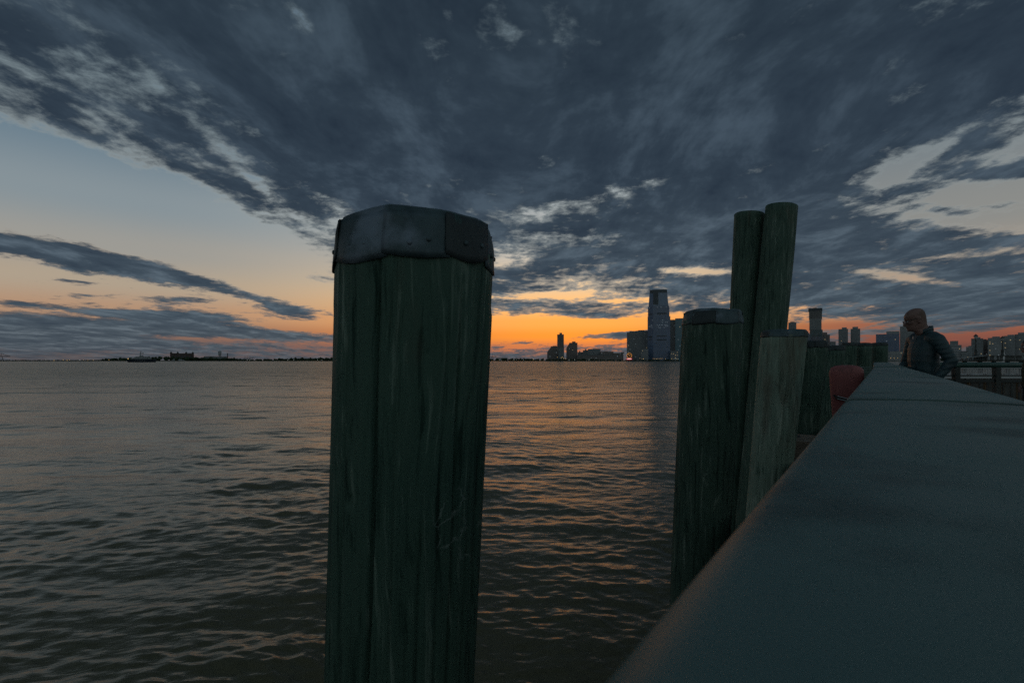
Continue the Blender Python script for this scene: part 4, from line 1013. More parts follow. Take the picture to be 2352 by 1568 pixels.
# --- the tall stepped glass tower
def tall_tower():
    Y = 1620.0
    loc, rz_, W = frame(1487.3, 1539.6, Y)
    root = thing('glass_tower', 'tallest blue-grey glass tower with a tapered dark crown', 'tower', loc, rz_, 'buildings on the far shore')
    zz = lambda py: zpx(py, Y); u = lambda px: -W / 2 + (px - 1487.3) / 52.3 * W
    ztop, zc, z2, z1 = zz(664), zz(701.5), zz(704), zz(726)
    D = W * 0.9
    def plan(xl, xr, inset):
        """near corner cut back between the narrow left face and the broad right face"""
        xa, xb = u(1500.5), u(1506)
        return [(u(xl), D * 0.22 + inset), (xa, 0.0 + inset), (xb, 0.8 + inset), (u(xr), D * 0.10 + inset), (u(xr) - inset, D), (u(xl) + inset, D)]
    stages = [('lower_stage', 1487.3, 1539.6, 0.0, 0, z1), ('middle_stage', 1488.0, 1537.6, 1.0, z1, z2), ('upper_stage', 1489.2, 1536.4, 2.0, z2, zc)]
    for nme, xl, xr, ins, za, zb in stages:
        mb = MB(); mb.prism(plan(xl, xr, ins), za, zb); mb.build(nme, M['blue_glass'], root)
    top_l, top_r = 1492.3, 1532.0
    p0, p1 = plan(1489.4, 1535.6, 2.2), plan(top_l, top_r, 6.0)
    zf = zc + (ztop - zc) * 0.80
    mid = [tuple(a + (b - a) * 0.80 for a, b in zip(q0, q1)) for q0, q1 in zip(p0, p1)]
    mb = MB(); mb.prism(p0, zc, zf, mid); mb.build('tapered_stage', M['blue_glass'], root)
    mb = MB(); mb.prism([(a * 1.004, b - 0.4) for a, b in mid], zf, ztop, [(a, b) for a, b in p1]); mb.build('crown', M['crown'], root)
    # dark recessed notch at the near corner of the crown
    mb = MB(); a, b = p0[1], p0[2]
    mb.add([(u(1500.5), -0.6 + 2.2, zc + 4), (u(1512), 1.1, zc + 4), (u(1512), 5.5, zf), (u(1500.5), 4.2, zf), (u(1500.5), 6, zc + 4), (u(1512), 6, zc + 4), (u(1512), 12, zf), (u(1500.5), 12, zf)],
                   [(0, 1, 2, 3), (4, 7, 6, 5), (0, 4, 5, 1), (1, 5, 6, 2), (2, 6, 7, 3), (3, 7, 4, 0)]); mb.build('corner_notch', M['crown'], root)
    bands = MB(); fh = 4.0; k = 1
    while k * fh < zc - 2:
        z = k * fh
        for nme, xl, xr, ins, za, zb in stages:
            if za <= z < zb:
                pl = plan(xl, xr, ins - 0.35); pl = [(a + (-0.3 if i in (0, 5) else 0.3 if i in (3, 4) else 0), b) for i, (a, b) in enumerate(pl)]
                bands.prism(pl, z - 0.55, z + 0.55)
        k += 1
    bo = bands.build('floor_bands', M['band_mid'], root); bo['kind'] = 'stuff'
    # darker plant-room louvres across both faces
    for (pa, pb, ya, yb) in ((1510, 1531, 721, 718.2), (1490, 1498, 722, 719.6), (1509, 1531, 772, 770), (1489.5, 1497.5, 775, 771.5), (1509, 1531, 781, 779), (1489.5, 1497.5, 780, 778)):
        f = lambda px: (D * 0.22 * (1500.5 - px) / 13.2 if px < 1500.5 else D * 0.10 * (px - 1506) / 33.6) - 0.75
        mb = MB(); za, zb = zz(ya), zz(yb)
        mb.add([(u(pa), f(pa) + (1.0 if zb > z1 else 0), za), (u(pb), f(pb) + (1.0 if zb > z1 else 0), za), (u(pb), f(pb) + (1.0 if zb > z1 else 0), zb), (u(pa), f(pa) + (1.0 if zb > z1 else 0), zb),
                (u(pa), f(pa) + 3, za), (u(pb), f(pb) + 3, za), (u(pb), f(pb) + 3, zb), (u(pa), f(pa) + 3, zb)],
               [(0, 1, 2, 3), (7, 6, 5, 4), (0, 4, 5, 1), (1, 5, 6, 2), (2, 6, 7, 3), (3, 7, 4, 0)]); mb.build('louvre_band', M['crown'], root)
    rs = random.Random(5)
    for (ya, n) in ((746, 7), (749, 6), (752, 4), (740, 3), (705, 4), (735, 2)):
        for i in range(n):
            px = rs.uniform(1509, 1534) if rs.random() < 0.8 else rs.uniform(1490, 1499)
            f = (D * 0.22 * (1500.5 - px) / 13.2 if px < 1500.5 else D * 0.10 * (px - 1506) / 33.6) - 0.55 + (1.6 if ya < 726 else 0)
            mb = MB(); s_ = rs.uniform(1.0, 1.9); mb.box(-s_, s_, -0.3, 0.6, -0.55, 0.55); mb.build('lit_window', M['win_cool'], root, loc=(u(px), f, zz(ya)))
    mast = MB(); mast.tube((u(1489.5), 8, ztop - 1.0), (u(1494), 10, ztop + 1.2), 0.5, n=6); mast.build('roof_crane', M['crown'], root)
tall_tower()
# --- waterfront clock and sign
def clock():
    Y = 1545.0; loc, rz_, W = frame(1439.4, 1451.4, Y); r = W / 2
    root = thing('waterfront_clock', 'round orange-lit clock on the far waterfront above a red sign', 'clock', loc, rz_)
    zc = zpx(816.3, Y)
    d = MB(); n = 8
    pts = [(r * 0.94 * math.cos(math.pi / 8 + i * math.pi / 4), zc + r * 0.94 * math.sin(math.pi / 8 + i * math.pi / 4)) for i in range(n)]
    d.slab(pts, 0, 1.5); d.build('clock_face', M['crown'], root)
    ring = MB(); k = 32
    P = lambda rr, i, y: (rr * math.cos(2 * math.pi * i / k), y, zc + rr * math.sin(2 * math.pi * i / k))
    vs = [P(rr, i, y) for y in (-0.5, 0.3) for rr in (r * 0.88, r * 1.0) for i in range(k)]
    fs = []
    for i in range(k):
        j = (i + 1) % k
        fs += [(i, j, k + j, k + i), (2 * k + i, 3 * k + i, 3 * k + j, 2 * k + j), (k + i, k + j, 3 * k + j, 3 * k + i), (i, 2 * k + i, 2 * k + j, j)]
    ring.add(vs, fs); ring.build('neon_ring', M['neon'], root)
    for a, l in ((0.5, 0.55), (2.2, 0.8)):
        h = MB(); h.tube((0, -0.4, zc), (math.cos(a) * r * l, -0.4, zc + math.sin(a) * r * l), 0.35, n=6); h.build('clock_hand', M['neon'], root)
    for x in (-r * 0.5, r * 0.5):
        s_ = MB(); s_.box(x - 0.4, x + 0.4, 0.4, 1.2, 0, zc - r * 0.7); s_.build('support', M['crown'], root)
    sg = MB(); z0, z1 = zpx(825.6, Y), zpx(822.6, Y); sg.box(-r, r, -1.4, -0.6, z0, z1); so = sg.build('sign_board', M['sign_red'], root)
    w = MB(); w.box(-r * 0.8, r * 0.8, -1.75, -1.45, z0 + (z1 - z0) * 0.3, z0 + (z1 - z0) * 0.75); w.build('sign_strip', M['sign_white'], so)
clock()
# --- beyond the tall piles, to the right
B('rounded grey tower partly hidden by the tall leaning pile', 1811, 1829, 741, 1900, 'grey_stone', 'band_dark', setbacks=((1815, 1825, 738.5),), lit=2, seed=20, piers=5)
def stacked_tower():
    Y = 1950.0; loc, rz_, W = frame(1857, 1889, Y); u = lambda px: -W / 2 + (px - 1857) / 32 * W
    root = thing('stacked_tower', 'dark glass tower of offset stacked blocks behind the short piles', 'tower', loc, rz_, 'buildings on the far shore')
    D = W * 0.85
    for (a, b, y0, y1, m) in ((1861, 1889, 829, 773, 'blue_glass'), (1860, 1889.6, 773, 757, 'teal_glass'), (1859, 1887, 757, 732, 'dark_glass'), (1858.2, 1888, 732, 714, 'dark_glass'), (1856.6, 1889, 714, 707.5, 'crown')):
        mb = MB(); mb.box(u(a), u(b), D * 0.05 * ((y0 // 7) % 3), D, zpx(y0, Y) if y0 < 829 else 0, zpx(y1, Y) - 0.02); mb.build('stage', M[m], root)
    bands = MB(); k = 1; Hh = zpx(714, Y)
    while k * 4.2 < Hh:
        py = HOR - (k * 4.2 + GZ - CAMZ) * F / Y
        a, b = (1861, 1889) if py > 773 else (1860, 1889.6) if py > 757 else (1859, 1887) if py > 732 else (1858.2, 1888)
        bands.box(u(a) - 0.3, u(b) + 0.3, -0.6, D * 0.9, k * 4.2 - 0.5, k * 4.2 + 0.5); k += 1
    bo = bands.build('floor_bands', M['band_dark'], root); bo['kind'] = 'stuff'
    mb = MB(); mb.box(u(1868), u(1876), D * 0.3, D * 0.6, zpx(707.5, Y), zpx(706, Y)); mb.build('roof_plant', M['crown'], root)
stacked_tower()
B('blue-grey block at the left foot of the stacked tower', 1848, 1861, 768, 1850, 'blue_glass', 'band_dark', setbacks=((1852, 1859, 764),), seed=21)
B('brown stepped tower at the right foot of the stacked tower', 1888, 1906, 769, 1850, 'brick', 'band_dark', setbacks=((1888.5, 1900, 763), ), lit=2, seed=22)
B('small low block between the stacked tower and the twin towers', 1906, 1919.5, 785, 1800, 'grey_stone', 'band_dark', name='apartment_block', cat='building', seed=23)
B('left one of the twin grey apartment towers', 1926, 1947.5, 756, 1900, 'grey_stone', 'band_dark', setbacks=((1933.5, 1945, 751.6),), piers=5, lit=2, seed=24)
B('right one of the twin grey apartment towers', 1954, 1975.5, 755.5, 1900, 'grey_stone', 'band_dark', setbacks=((1958, 1971, 750.2),), piers=6, lit=2, seed=25)
B('wide glass office block with an overhanging roof beside the man', 2012, 2066, 767.8, 1500, 'blue_glass', 'band_mid', setbacks=((2036, 2066, 760.6),), seed=26, name='office_block', cat='building', roof='grey_stone', depth=0.5, lit=2)
B('grey office tower behind the man\'s face', 2067, 2105, 750, 1560, 'dark_glass', 'grey_stone', setbacks=((2078, 2100, 746.5),), lit=4, seed=27)
B('low pale waterfront terminal left of the man', 2036, 2080, 807.5, 1380, 'pale', 'band_dark', depth=0.3, lit=4, warm=0.9, seed=28, name='ferry_terminal', cat='building', bh=0.5, piers=12)
B('white-banded office tower just right of the man\'s arm', 2180, 2208.5, 793, 1420, 'dark_glass', 'band_light', setbacks=((2182, 2201, 782.6),), seed=29, bh=0.42, floor=7.0)
B('white-banded low block between the man and the left lamp', 2219, 2233, 797, 1440, 'dark_glass', 'band_light', setbacks=((2224, 2233, 794),), seed=30, bh=0.4, floor=6.0, name='office_block', cat='building')
B('low dark block right of the white-banded tower', 2208, 2222, 807, 1400, 'grey_stone', 'band_dark', seed=31, name='warehouse', cat='building')
B('dark ribbed apartment block behind the left lamp', 2231, 2258, 778, 1430, 'grey_stone', 'band_dark', setbacks=((2244, 2252, 774),), piers=9, lit=2, seed=32, name='apartment_block', cat='building')
B('narrow dark block between the left lamp and the wide dotted block', 2256, 2270, 781, 1450, 'brick', 'band_dark', setbacks=((2258, 2266, 778.5),), piers=4, lit=1, seed=33, name='apartment_block', cat='building')
B('wide grey apartment block dotted with lit windows between the lamps', 2269, 2305, 776.5, 1400, 'grey_stone', 'grey_stone', setbacks=((2279, 2297, 772.5),), lit=10, warm=0.75, seed=34, name='apartment_block', cat='building', bh=0.2)
B('grey apartment block with a rounded roof behind the right lamp', 2305, 2331, 772, 1410, 'grey_stone', 'grey_stone', setbacks=((2314, 2330, 768.5),), lit=5, warm=0.75, seed=35, name='apartment_block', cat='building', bh=0.2)
B('tall grey apartment block at the right edge of the picture', 2331, 2380, 768, 1400, 'grey_stone', 'band_dark', setbacks=((2338, 2378, 763),), lit=3, seed=36, name='apartment_block', cat='building', bh=0.2)

# --- left shore: old island hall with four turrets, water tower, chimney, tents, terminal
def island_hall():
    Y = 1600.0; loc, rz_, W = frame(390, 446, Y); u = lambda px: -W / 2 + (px - 390) / 56 * W; zz = lambda py: zpx(py, Y)
    root = thing('island_hall', 'old brick hall with four domed turrets on the far left shore', 'building', loc, rz_)
    mb = MB(); mb.box(u(391), u(445.5), 0, 30, 0, zz(812.5)); mb.build('wall', M['tile_brick'], root)
    mb = MB(); mb.slab([(u(391), zz(812.5)), (u(445.5), zz(812.5)), (u(444), zz(811)), (u(393), zz(811))], 2, 28); mb.build('roof', M['copper'], root)
    for i in range(7):
        x = u(397 + i * 6.9)
        mb = MB(); mb.box(x - 1.5, x + 1.5, -0.4, 0.3, 7, zz(816)); mb.build('window', M['crown'], root)
    for px in (392.9, 407.9, 427.4, 442.8):
        t = MB(); r = 2.1 * Y / F; t.lathe([(r, zz(818)), (r, zz(811.2)), (r * 1.12, zz(811)), (r * 1.1, zz(810.4))], 8, (u(px), 4, 0)); to = t.build('turret', M['tile_brick'], root)
        d = MB(); d.lathe([(r * 1.05, zz(810.4)), (r * 0.95, zz(809.4)), (r * 0.7, zz(808.5)), (r * 0.3, zz(807.9)), (r * 0.16, zz(807.6)), (r * 0.12, zz(806.2)), (0.05, zz(805.4))], 10, (u(px), 4, 0)); d.build('dome', M['copper'], to, True)
island_hall()
def water_tower():
    Y = 1620.0; loc, rz_, W = frame(501.1, 508.7, Y); r = W / 2; zz = lambda py: zpx(py, Y)
    root = thing('water_tower', 'pale round water tower on legs over the far left trees', 'water tower', loc, rz_)
    mb = MB(); mb.lathe([(r * 0.25, zz(816.8)), (r * 0.75, zz(816)), (r * 0.98, zz(814.6)), (r, zz(808)), (r * 1.04, zz(807.6))], 14); mb.build('tank', M['pale'], root, True)
    mb = MB(); mb.lathe([(r * 1.04, zz(807.6)), (r * 0.6, zz(805.6)), (r * 0.12, zz(804.6)), (0.1, zz(803.4))], 14); mb.build('tank_roof', M['pale'], root)
    for a in range(4):
        c, s_ = math.cos(a * math.pi / 2 + .6), math.sin(a * math.pi / 2 + .6)
        mb = MB(); mb.tube((r * c, r * s_, 0), (r * 0.8 * c, r * 0.8 * s_, zz(815)), 0.35, n=6); mb.build('leg', M['grey_stone'], root)
    mb = MB(); mb.tube((0, 0, 0), (0, 0, zz(816.5)), 0.9, n=8); mb.build('riser', M['grey_stone'], root)
water_tower()
loc, rz_, W = frame(521.7, 523.8, 1600)
ck = thing('brick_chimney', 'single brick chimney right of the water tower', 'chimney', loc, rz_)
mb = MB(); mb.lathe([(W * 0.62, 0), (W * 0.48, zpx(812, 1600)), (W * 0.55, zpx(811.8, 1600)), (W * 0.55, zpx(811, 1600))], 12); mb.build('stack', M['tile_brick'], ck)
mb = MB(); mb.lathe([(W * 0.4, zpx(811, 1600)), (W * 0.36, zpx(810.6, 1600))], 12); mb.build('flue', M['crown'], ck)
def marquee(label, x0, x1, ytop, Y, seed):
    loc, rz_, W = frame(x0, x1, Y); Hh = zpx(ytop, Y); root = thing('white_marquee', label, 'tent', loc, rz_, 'white tents on the far left shore')
    e = Hh * 0.55
    mb = MB(); mb.box(-W / 2, W / 2, 0, 14, 0, e); mb.build('side_wall', M['white'], root)
    mb = MB(); mb.add([(-W / 2 - .4, -.5, e), (W / 2 + .4, -.5, e), (W / 2 + .4, 14.5, e), (-W / 2 - .4, 14.5, e), (-W * 0.22, 6, Hh), (W * 0.22, 6, Hh)], [(0, 1, 5, 4), (1, 2, 5), (2, 3, 4, 5), (3, 0, 4), (3, 2, 1, 0)]); mb.build('tent_roof', M['white'], root)
marquee('large white peaked tent in front of the old turreted hall', 393, 419, 824.2, 1545, 1)
marquee('small white tent just right of the large peaked tent', 420, 429, 826.2, 1545, 2)
B('long dark flat-roofed terminal under the water tower', 468.5, 521, 819.5, 1590, 'grey_stone', 'band_dark', depth=0.3, setbacks=((469, 492, 818),), seed=40, name='ferry_terminal', cat='building', group='buildings on the far left shore')
marquee('white canopy at the left end of the long terminal', 473, 484, 827.6, 1540, 3)
marquee('white canopy near the middle of the long terminal', 485, 494, 828, 1540, 4)
marquee('white canopy at the right end of the long terminal', 496, 503, 828, 1540, 5)
B('low white shed on the far shore right of the near pile', 1140, 1166, 822.5, 1570, 'pale', 'grey_stone', depth=0.4, seed=41, name='shed', cat='building', bh=0.1)
def yacht():
    Y = 760.0; x0, x1 = 292, 359
    a0, a1 = math.atan((x0 - CX) / F), math.atan((x1 - CX) / F); ac = (a0 + a1) / 2; R = Y / math.cos(ac); L = R * (a1 - a0)
    root = thing('motor_yacht', 'dark-hulled motor yacht with pale decks and a mast off the left shore', 'yacht', (R * math.sin(ac), Y, -0.4), -ac)
    s_ = L / 62.0
    def hull(zs, w): 
        mb = MB(); secs = [(-31, 0.75, 0), (-24, 0.95, 0), (-5, 1.0, 0), (12, 0.95, .2), (22, 0.65, .5), (28, 0.3, .9), (31, 0.04, 1.3)]
        vs = []
        for x, f, rise in secs: vs += [(x * s_ * 0.96, -w * f * 0.8, 0), (x * s_, -w * f, zs + rise), (x * s_, w * f, zs + rise), (x * s_ * 0.96, w * f * 0.8, 0)]
        n = 4; m = len(secs)
        mb.add(vs, [(k * n + i, k * n + (i + 1) % n, (k + 1) * n + (i + 1) % n, (k + 1) * n + i) for k in range(m - 1) for i in range(n)] + [(0, 1, 2, 3), tuple(range((m - 1) * n, m * n))[::-1]])
        return mb
    hull(4.1, 5.0).build('hull', M['hull'], root)
    for (xa, xb, za, zb, w, m) in ((-23, 21, 4.1, 5.9, 4.2, 'crown'), (-24, 22, 5.9, 6.6, 4.5, 'white'), (-14, 12, 6.6, 8.3, 3.6, 'crown'), (-16, 13, 8.3, 9.0, 3.9, 'white'), (-6, 4, 9.0, 10.2, 2.4, 'crown')):
        mb = MB(); mb.slab([(xa * s_, za), (xb * s_, za), ((xb - 2.2) * s_, zb), ((xa + 1) * s_, zb)], -w, w); mb.build('deck_house' if m == 'crown' else 'deck_rim', M[m], root)
    mb = MB(); mb.tube((-3.5 * s_, 0, 9.0), (-2 * s_, 0, 17.0), 0.55, 0.3, 8); mo = mb.build('mast', M['grey_stone'], root)
    for z, w in ((12.5, 2.4), (14.6, 1.8), (16.2, 1.0)):
        mb = MB(); mb.tube((-(2.6 + w) * s_, 0, z), ((-2.6 + w) * s_, 0, z + 0.3), 0.4, n=6); mb.build('spreader', M['grey_stone'], mo)
    mb = MB(); mb.lathe([(0.2, 0), (0.9, .5), (0.9, 1.2), (0.2, 1.7)], 10, (2.2 * s_, 0, 13.0)); mb.build('radar_dome', M['pale'], mo, True)
    mb = MB(); mb.tube((2.2 * s_, 0, 10), (2.2 * s_, 0, 13.2), 0.25, n=6); mb.build('dome_stalk', M['grey_stone'], mo)
    mb = MB(); mb.tube((27 * s_, 0, 4.5), (27 * s_, 0, 8.8), 0.16, n=6); mb.build('jack_staff', M['pale'], root)
    mb = MB(); mb.box(-29.5 * s_, -28.3 * s_, -5.2, -4.6, 5.0, 6.0); mb.build('stern_lamp', M['lamp_warm'], root)
    for i in range(5):
        mb = MB(); mb.box((-15 + i * 5) * s_, (-13 + i * 5) * s_, -5.06, -4.8, 2.6, 3.1); mb.build('porthole', M['grey_stone'], root)
yacht()
def gantry(label, x, ytop, Y, k):
    p = at(x, ytop, Y); Hh = p.z - GZ
    root = thing('harbour_crane', label, 'crane', (p.x, Y, GZ), 0.5, 'harbour cranes on the far shore')
    for dx in (-6, 6):
        mb = MB(); mb.tube((dx * k, 0, 0), (dx * 0.4 * k, 0, Hh * 0.55), 1.0 * k, 0.8 * k, 6); mb.build('leg', M['crown'], root)
    mb = MB(); mb.tube((-16 * k, 0, Hh * 0.55), (22 * k, 0, Hh * 0.58), 1.1 * k, n=6); mb.build('boom', M['crown'], root)
    mb = MB(); mb.tube((0, 0, Hh * 0.55), (1 * k, 0, Hh), 0.8 * k, 0.5 * k, 6); mb.build('mast', M['crown'], root)
    mb = MB(); mb.tube((1 * k, 0, Hh), (20 * k, 0, Hh * 0.58), 0.35 * k, n=5); mb.build('stay', M['crown'], root)
gantry('dark harbour crane at the far left edge of the picture', 2, 811, 2100, 1.3)
for o_, x in (('first', 562), ('second', 568), ('third', 574), ('fourth', 580)):
    gantry(o_ + ' from the left of the four thin cranes right of the brick chimney', x, 817.5, 2100, 0.45)
gantry('thin crane on the far shore right beside the near pile', 1131, 812, 1900, 0.8)

# --- tree belts: one mass each
def tree_belt(name, label, prof, Y, n, seed, spread=60):
    rs = random.Random(seed); mb = MB()
    bm = bmesh.new(); bmesh.ops.create_icosphere(bm, subdivisions=1, radius=1.0)
    base = [v.co.copy() for v in bm.verts]; faces = [tuple(v.index for v in f.verts) for f in bm.faces]; bm.free()
    for i in range(n):
        q = rs.random(); xs = prof[0][0] + (prof[-1][0] - prof[0][0]) * q
        for (xa, ya), (xb, yb) in zip(prof, prof[1:]):
            if xa <= xs <= xb: yt = ya + (yb - ya) * (xs - xa) / (xb - xa)
        yy = Y + rs.uniform(0, spread)
        p = at(xs, yt, yy); top = max(2.5, p.z - GZ); h = top * rs.uniform(0.55, 1.05); r = min(rs.uniform(3.0, 6.5), top * 0.62)
        zc = GZ + max(r * 0.4, h - r * rs.uniform(0.6, 1.0)) if rs.random() < 0.7 else GZ + h * 0.35
        off = Vector((rs.uniform(0, 99), rs.uniform(0, 99), 0))
        sq = rs.uniform(0.7, 1.1)
        vs = []
        for v in base:
            d = 1 + 0.45 * mnoise.noise(v * 1.9 + off)
            vs.append((p.x + v.x * r * d * rs.uniform(0.9, 1.1), yy + v.y * r * d, max(0.4, zc + v.z * r * d * sq)))
        mb.add(vs, faces)
    o = mb.build(name, M['leaf']); tag(o, label, None, None, 'stuff')
tree_belt('far_trees', 'dark belt of trees along the far left shore', [(-60, 826), (60, 826), (140, 826.5), (228, 825.5), (240, 823), (290, 821.5), (330, 818.5), (390, 818.5), (450, 819.5), (520, 821), (560, 824.5), (620, 823.5), (690, 821.5), (790, 821), (900, 822), (1130, 823)], 1530, 900, 3)
tree_belt('far_trees', 'dark belt of trees along the far shore below the towers', [(1115, 823), (1180, 822), (1255, 823.5), (1330, 823), (1440, 825.5), (1560, 824.5), (1700, 824), (1900, 822), (2050, 824), (2200, 822), (2420, 820)], 1500, 520, 4, 25)

# --- small lamps along the far shore
def shore_lamp(x, y, Y, key, label, s_=1.0):
    p = at(x, y, Y); z0 = GZ - 0.6
    root = thing('shore_lamp', label, 'lamp', (p.x, Y, z0), 0, 'small lamps along the far shore')
    h = max(1.5, p.z - z0)
    mb = MB(); mb.tube((0, 0, 0), (0, 0, h), 0.12, n=5); mb.build('pole', M['crown'], root)
    mb = MB(); r = 0.5 * s_; mb.lathe([(r * 0.3, -r), (r, -r * 0.4), (r, r * 0.4), (r * 0.3, r)], 8, (0, 0, h)); mb.build('bulb', M[key], root)
ORD = 'first second third fourth fifth sixth seventh eighth ninth tenth eleventh'.split()
def lamp_row(xs, yf, Y, key, what, size):
    for i, x in enumerate(xs):
        lab = what if len(xs) == 1 else '%s from the left of the %s' % (ORD[i], what)
        shore_lamp(x, yf(x), Y, key(x), lab, size(x))
lamp_row((105, 124, 145, 154, 160, 183, 191.5, 202, 214, 250), lambda x: 826 + (x * 7 % 5) * 0.4, 1500, lambda x: 'lamp_warm' if x % 3 else 'lamp_white', 'small lamps left of the yacht', lambda x: 1.25 if x in (154, 145, 124) else 0.9)
lamp_row((568, 574, 603, 661, 675, 729, 739), lambda x: 826.4 + (x % 3) * 0.3, 1500, lambda x: 'lamp_white', 'pale lamps between the chimney and the near pile', lambda x: 0.8)
lamp_row((1180, 1186, 1202), lambda x: 825.6, 1500, lambda x: 'lamp_white', 'pale lamps just right of the near pile', lambda x: 0.9)
lamp_row((1225,), lambda x: 825, 1500, lambda x: 'lamp_warm', 'single orange lamp left of the slant-shouldered towers', lambda x: 1.3)
lamp_row((1280, 1289, 1292, 1295, 1299), lambda x: 820 + (x % 4), 1490, lambda x: 'lamp_warm', 'yellow lamps at the foot of the slim dark tower', lambda x: 1.2)
lamp_row((1307, 1320, 1353), lambda x: 825.6, 1490, lambda x: 'lamp_white', 'pale lamps below the right slant-shouldered tower', lambda x: 1.1)
lamp_row((1474, 1478, 1500, 1504, 1508, 1511, 1515, 1518, 1521, 1528, 1543), lambda x: 823.2 + (x % 3) * 0.4, 1490, lambda x: 'lamp_warm', 'yellow lamps at the foot of the tallest glass tower', lambda x: 0.95)
lamp_row((1548, 1553, 1558), lambda x: 824, 1490, lambda x: 'lamp_white', 'pale lamps beside the second pile', lambda x: 0.8)
lamp_row((2046, 2054, 2062), lambda x: 822, 1370, lambda x: 'lamp_warm', 'yellow lamps before the pale waterfront terminal', lambda x: 0.9)

# --- pier with two lanterns, far right
PYD = 75.0
pz = lambda py: CAMZ + (HOR - py) * PYD / F
pxx = lambda px: (px - CX) * PYD / F
pier = thing('pier', 'dark pier with a sloping gangway below the two lanterns', 'pier', (pxx(2290), PYD, 0))
mb = MB(); mb.slab([(pxx(2199), pz(824.5)), (pxx(2267), pz(816.4)), (pxx(2267), pz(815.4)), (pxx(2199), pz(823.4))], PYD - 0.15, PYD + 0.15); buildw(mb, 'gangway_handrail', M['grey_stone'], pier)
mb = MB(); mb.slab([(pxx(2199), pz(829.5)), (pxx(2267), pz(826.5)), (pxx(2267), pz(824.8)), (pxx(2199), pz(828.2))], PYD - 0.15, PYD + 2.4); buildw(mb, 'gangway_deck', M['iron'], pier)
for i in range(14):
    px = 2201 + i * 5.0; yt = 823.9 - (px - 2199) * 8.0 / 68; yb = 828.8 - (px - 2199) * 3.4 / 68
    mb = MB(); mb.tube((pxx(px), PYD, pz(yb)), (pxx(px + (3.6 if i % 2 else 0)), PYD, pz(yt)), 0.06, n=5); buildw(mb, 'truss_web', M['iron'], pier)
mb = MB(); mb.slab([(pxx(2240), pz(826.6)), (pxx(2268), pz(825)), (pxx(2268), pz(817.5)), (pxx(2246), pz(820))], PYD + 0.2, PYD + 0.4); buildw(mb, 'gangway_panel', M['iron'], pier)
mb = MB(); mb.box(pxx(2267), pxx(2380), PYD, PYD + 6, pz(829), pz(826)); buildw(mb, 'deck', M['iron'], pier)
mb = MB(); mb.box(pxx(2267), pxx(2380), PYD - 0.12, PYD + 0.12, pz(817.4), pz(816.2)); buildw(mb, 'parapet_rail', M['iron'], pier)
for (a, b) in ((2275, 2283), (2290, 2294), (2297, 2303), (2309, 2330), (2334, 2346)):
    mb = MB(); mb.box(pxx(a), pxx(b), PYD - 0.05, PYD + 0.05, pz(826), pz(817.4)); buildw(mb, 'parapet_panel', M['iron'], pier)
mb = MB(); mb.box(pxx(2267), pxx(2380), PYD - 0.06, PYD + 0.06, pz(823.6), pz(823.0)); buildw(mb, 'middle_rail', M['grey_stone'], pier)
for px in (2204, 2232, 2268, 2300, 2332, 2364):
    mb = MB(); mb.tube((pxx(px), PYD + 1.2, -1.0), (pxx(px), PYD + 1.2, pz(828.4)), 0.28, n=8); buildw(mb, 'pier_leg', M['iron'], pier)
def lantern(px, ytop, ybase, label):
    p = at(px, ybase, PYD - 0.6); Hh = (ybase - ytop) * PYD / F
    root = thing('street_lamp', label, 'lamp', (p.x, PYD + 0.6, p.z - 0.04), 0, 'old-style lanterns on the pier')
    mb = MB(); mb.lathe([(0.42, 0), (0.42, 0.06), (0.22, 0.14), (0.15, 0.5), (0.17, 0.9), (0.10, 0.98)], 12); mb.build('base', M['iron'], root)
    mb = MB(); mb.tube((0, 0, 0.95), (0, 0, Hh * 0.72), 0.085, 0.07, 10); mb.build('pole', M['iron'], root)
    mb = MB(); mb.lathe([(0.08, Hh * 0.72), (0.17, Hh * 0.735), (0.10, Hh * 0.755)], 10); mb.build('collar', M['iron'], root)
    mb = MB(); mb.lathe([(0.10, Hh * 0.755), (0.23, Hh * 0.86), (0.24, Hh * 0.885)], 8); mb.build('lantern_glass', M['frost'], root)
    mb = MB(); mb.lathe([(0.29, Hh * 0.885), (0.27, Hh * 0.90), (0.12, Hh * 0.955), (0.05, Hh * 0.965), (0.05, Hh * 0.98), (0.01, Hh)], 8); mb.build('lantern_cap', M['iron'], root)
    for a in range(4):
        c, s_ = math.cos(a * math.pi / 2 + .785), math.sin(a * math.pi / 2 + .785)
        mb = MB(); mb.tube((0.10 * c, 0.10 * s_, Hh * 0.755), (0.25 * c, 0.25 * s_, Hh * 0.89), 0.014, n=5); mb.build('lantern_rib', M['iron'], root)
lantern(2258.5, 765, 816.5, 'black lantern post on the pier nearer the man')
lantern(2320.5, 770, 817, 'black lantern post on the pier at the far right')
sb = at(2307, 816, 420)
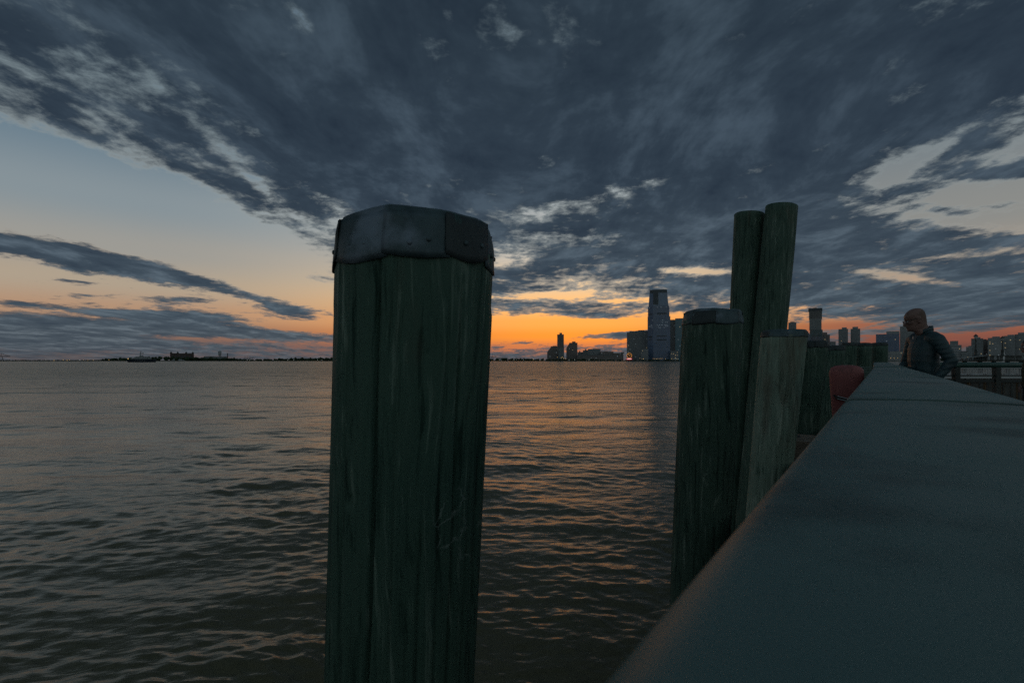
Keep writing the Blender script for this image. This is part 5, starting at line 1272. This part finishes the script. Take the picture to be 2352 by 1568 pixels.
sail = thing('sailboat', 'small white-sailed boat between the two lanterns', 'sailboat', (sb.x, 420, 0.0), 0.3)
mb = MB(); mb.slab([(-3.4, 0.0), (3.0, 0.0), (3.8, 0.9), (-3.6, 0.9)], -0.8, 0.8); mb.build('hull', M['white'], sail)
mb = MB(); mb.tube((0.3, 0, 0.8), (0.3, 0, 11.6), 0.07, n=6); mb.build('mast', M['pale'], sail)
mb = MB(); mb.slab([(0.2, 1.6), (0.2, 11.4), (-1.2, 6.0), (-2.6, 1.7)], -0.03, 0.03); mb.build('sail', M['white'], sail)
mb = MB(); mb.slab([(0.45, 9.0), (0.45, 1.4), (3.0, 1.2)], -0.02, 0.02); mb.build('jib', M['white'], sail)

# --- low floating dock with a white picket rail, seen through the far railing
DY = 30.0
dz = lambda py: CAMZ + (HOR - py) * DY / F
dx = lambda px: (px - CX) * DY / F
dock = thing('low_dock', 'low dock with a pale picket rail behind the dark green railing', 'dock', (dx(2280), DY, 0))
mb = MB(); mb.box(dx(2120), dx(2420), DY, DY + 5, dz(869), dz(862.5)); buildw(mb, 'deck_edge', M['pale'], dock)
mb = MB(); mb.box(dx(2120), dx(2420), DY + 0.3, DY + 4.8, dz(878), dz(869)); buildw(mb, 'float_timber', M['dock_brown'], dock)
mb = MB(); mb.box(dx(2120), dx(2420), DY + 0.4, DY + 4.6, -0.6, dz(878)); buildw(mb, 'float_tank', M['rock'], dock)
mb = MB(); mb.box(dx(2120), dx(2420), DY + 0.1, DY + 0.22, dz(846.3), dz(844.5)); buildw(mb, 'picket_top', M['pale'], dock)
me0 = None
for k in range(64):
    px = 2120 + k * 3.75
    if me0 is None:
        mb = MB(); mb.box(-0.017, 0.017, 0, 0.04, dz(862.5), dz(846)); o = mb.build('picket', M['pale'], dock); me0 = o.data
    else: o = link('picket', me0, dock)
    o.location = (dx(px) - dock.location.x, 0.12, 0)
for k in range(8):
    mb = MB(); px = 2126 + k * 38; mb.tube((dx(px), DY + 0.4, -1), (dx(px), DY + 0.4, dz(858)), 0.13, n=8); buildw(mb, 'guide_pile', M['dock_brown'], dock)
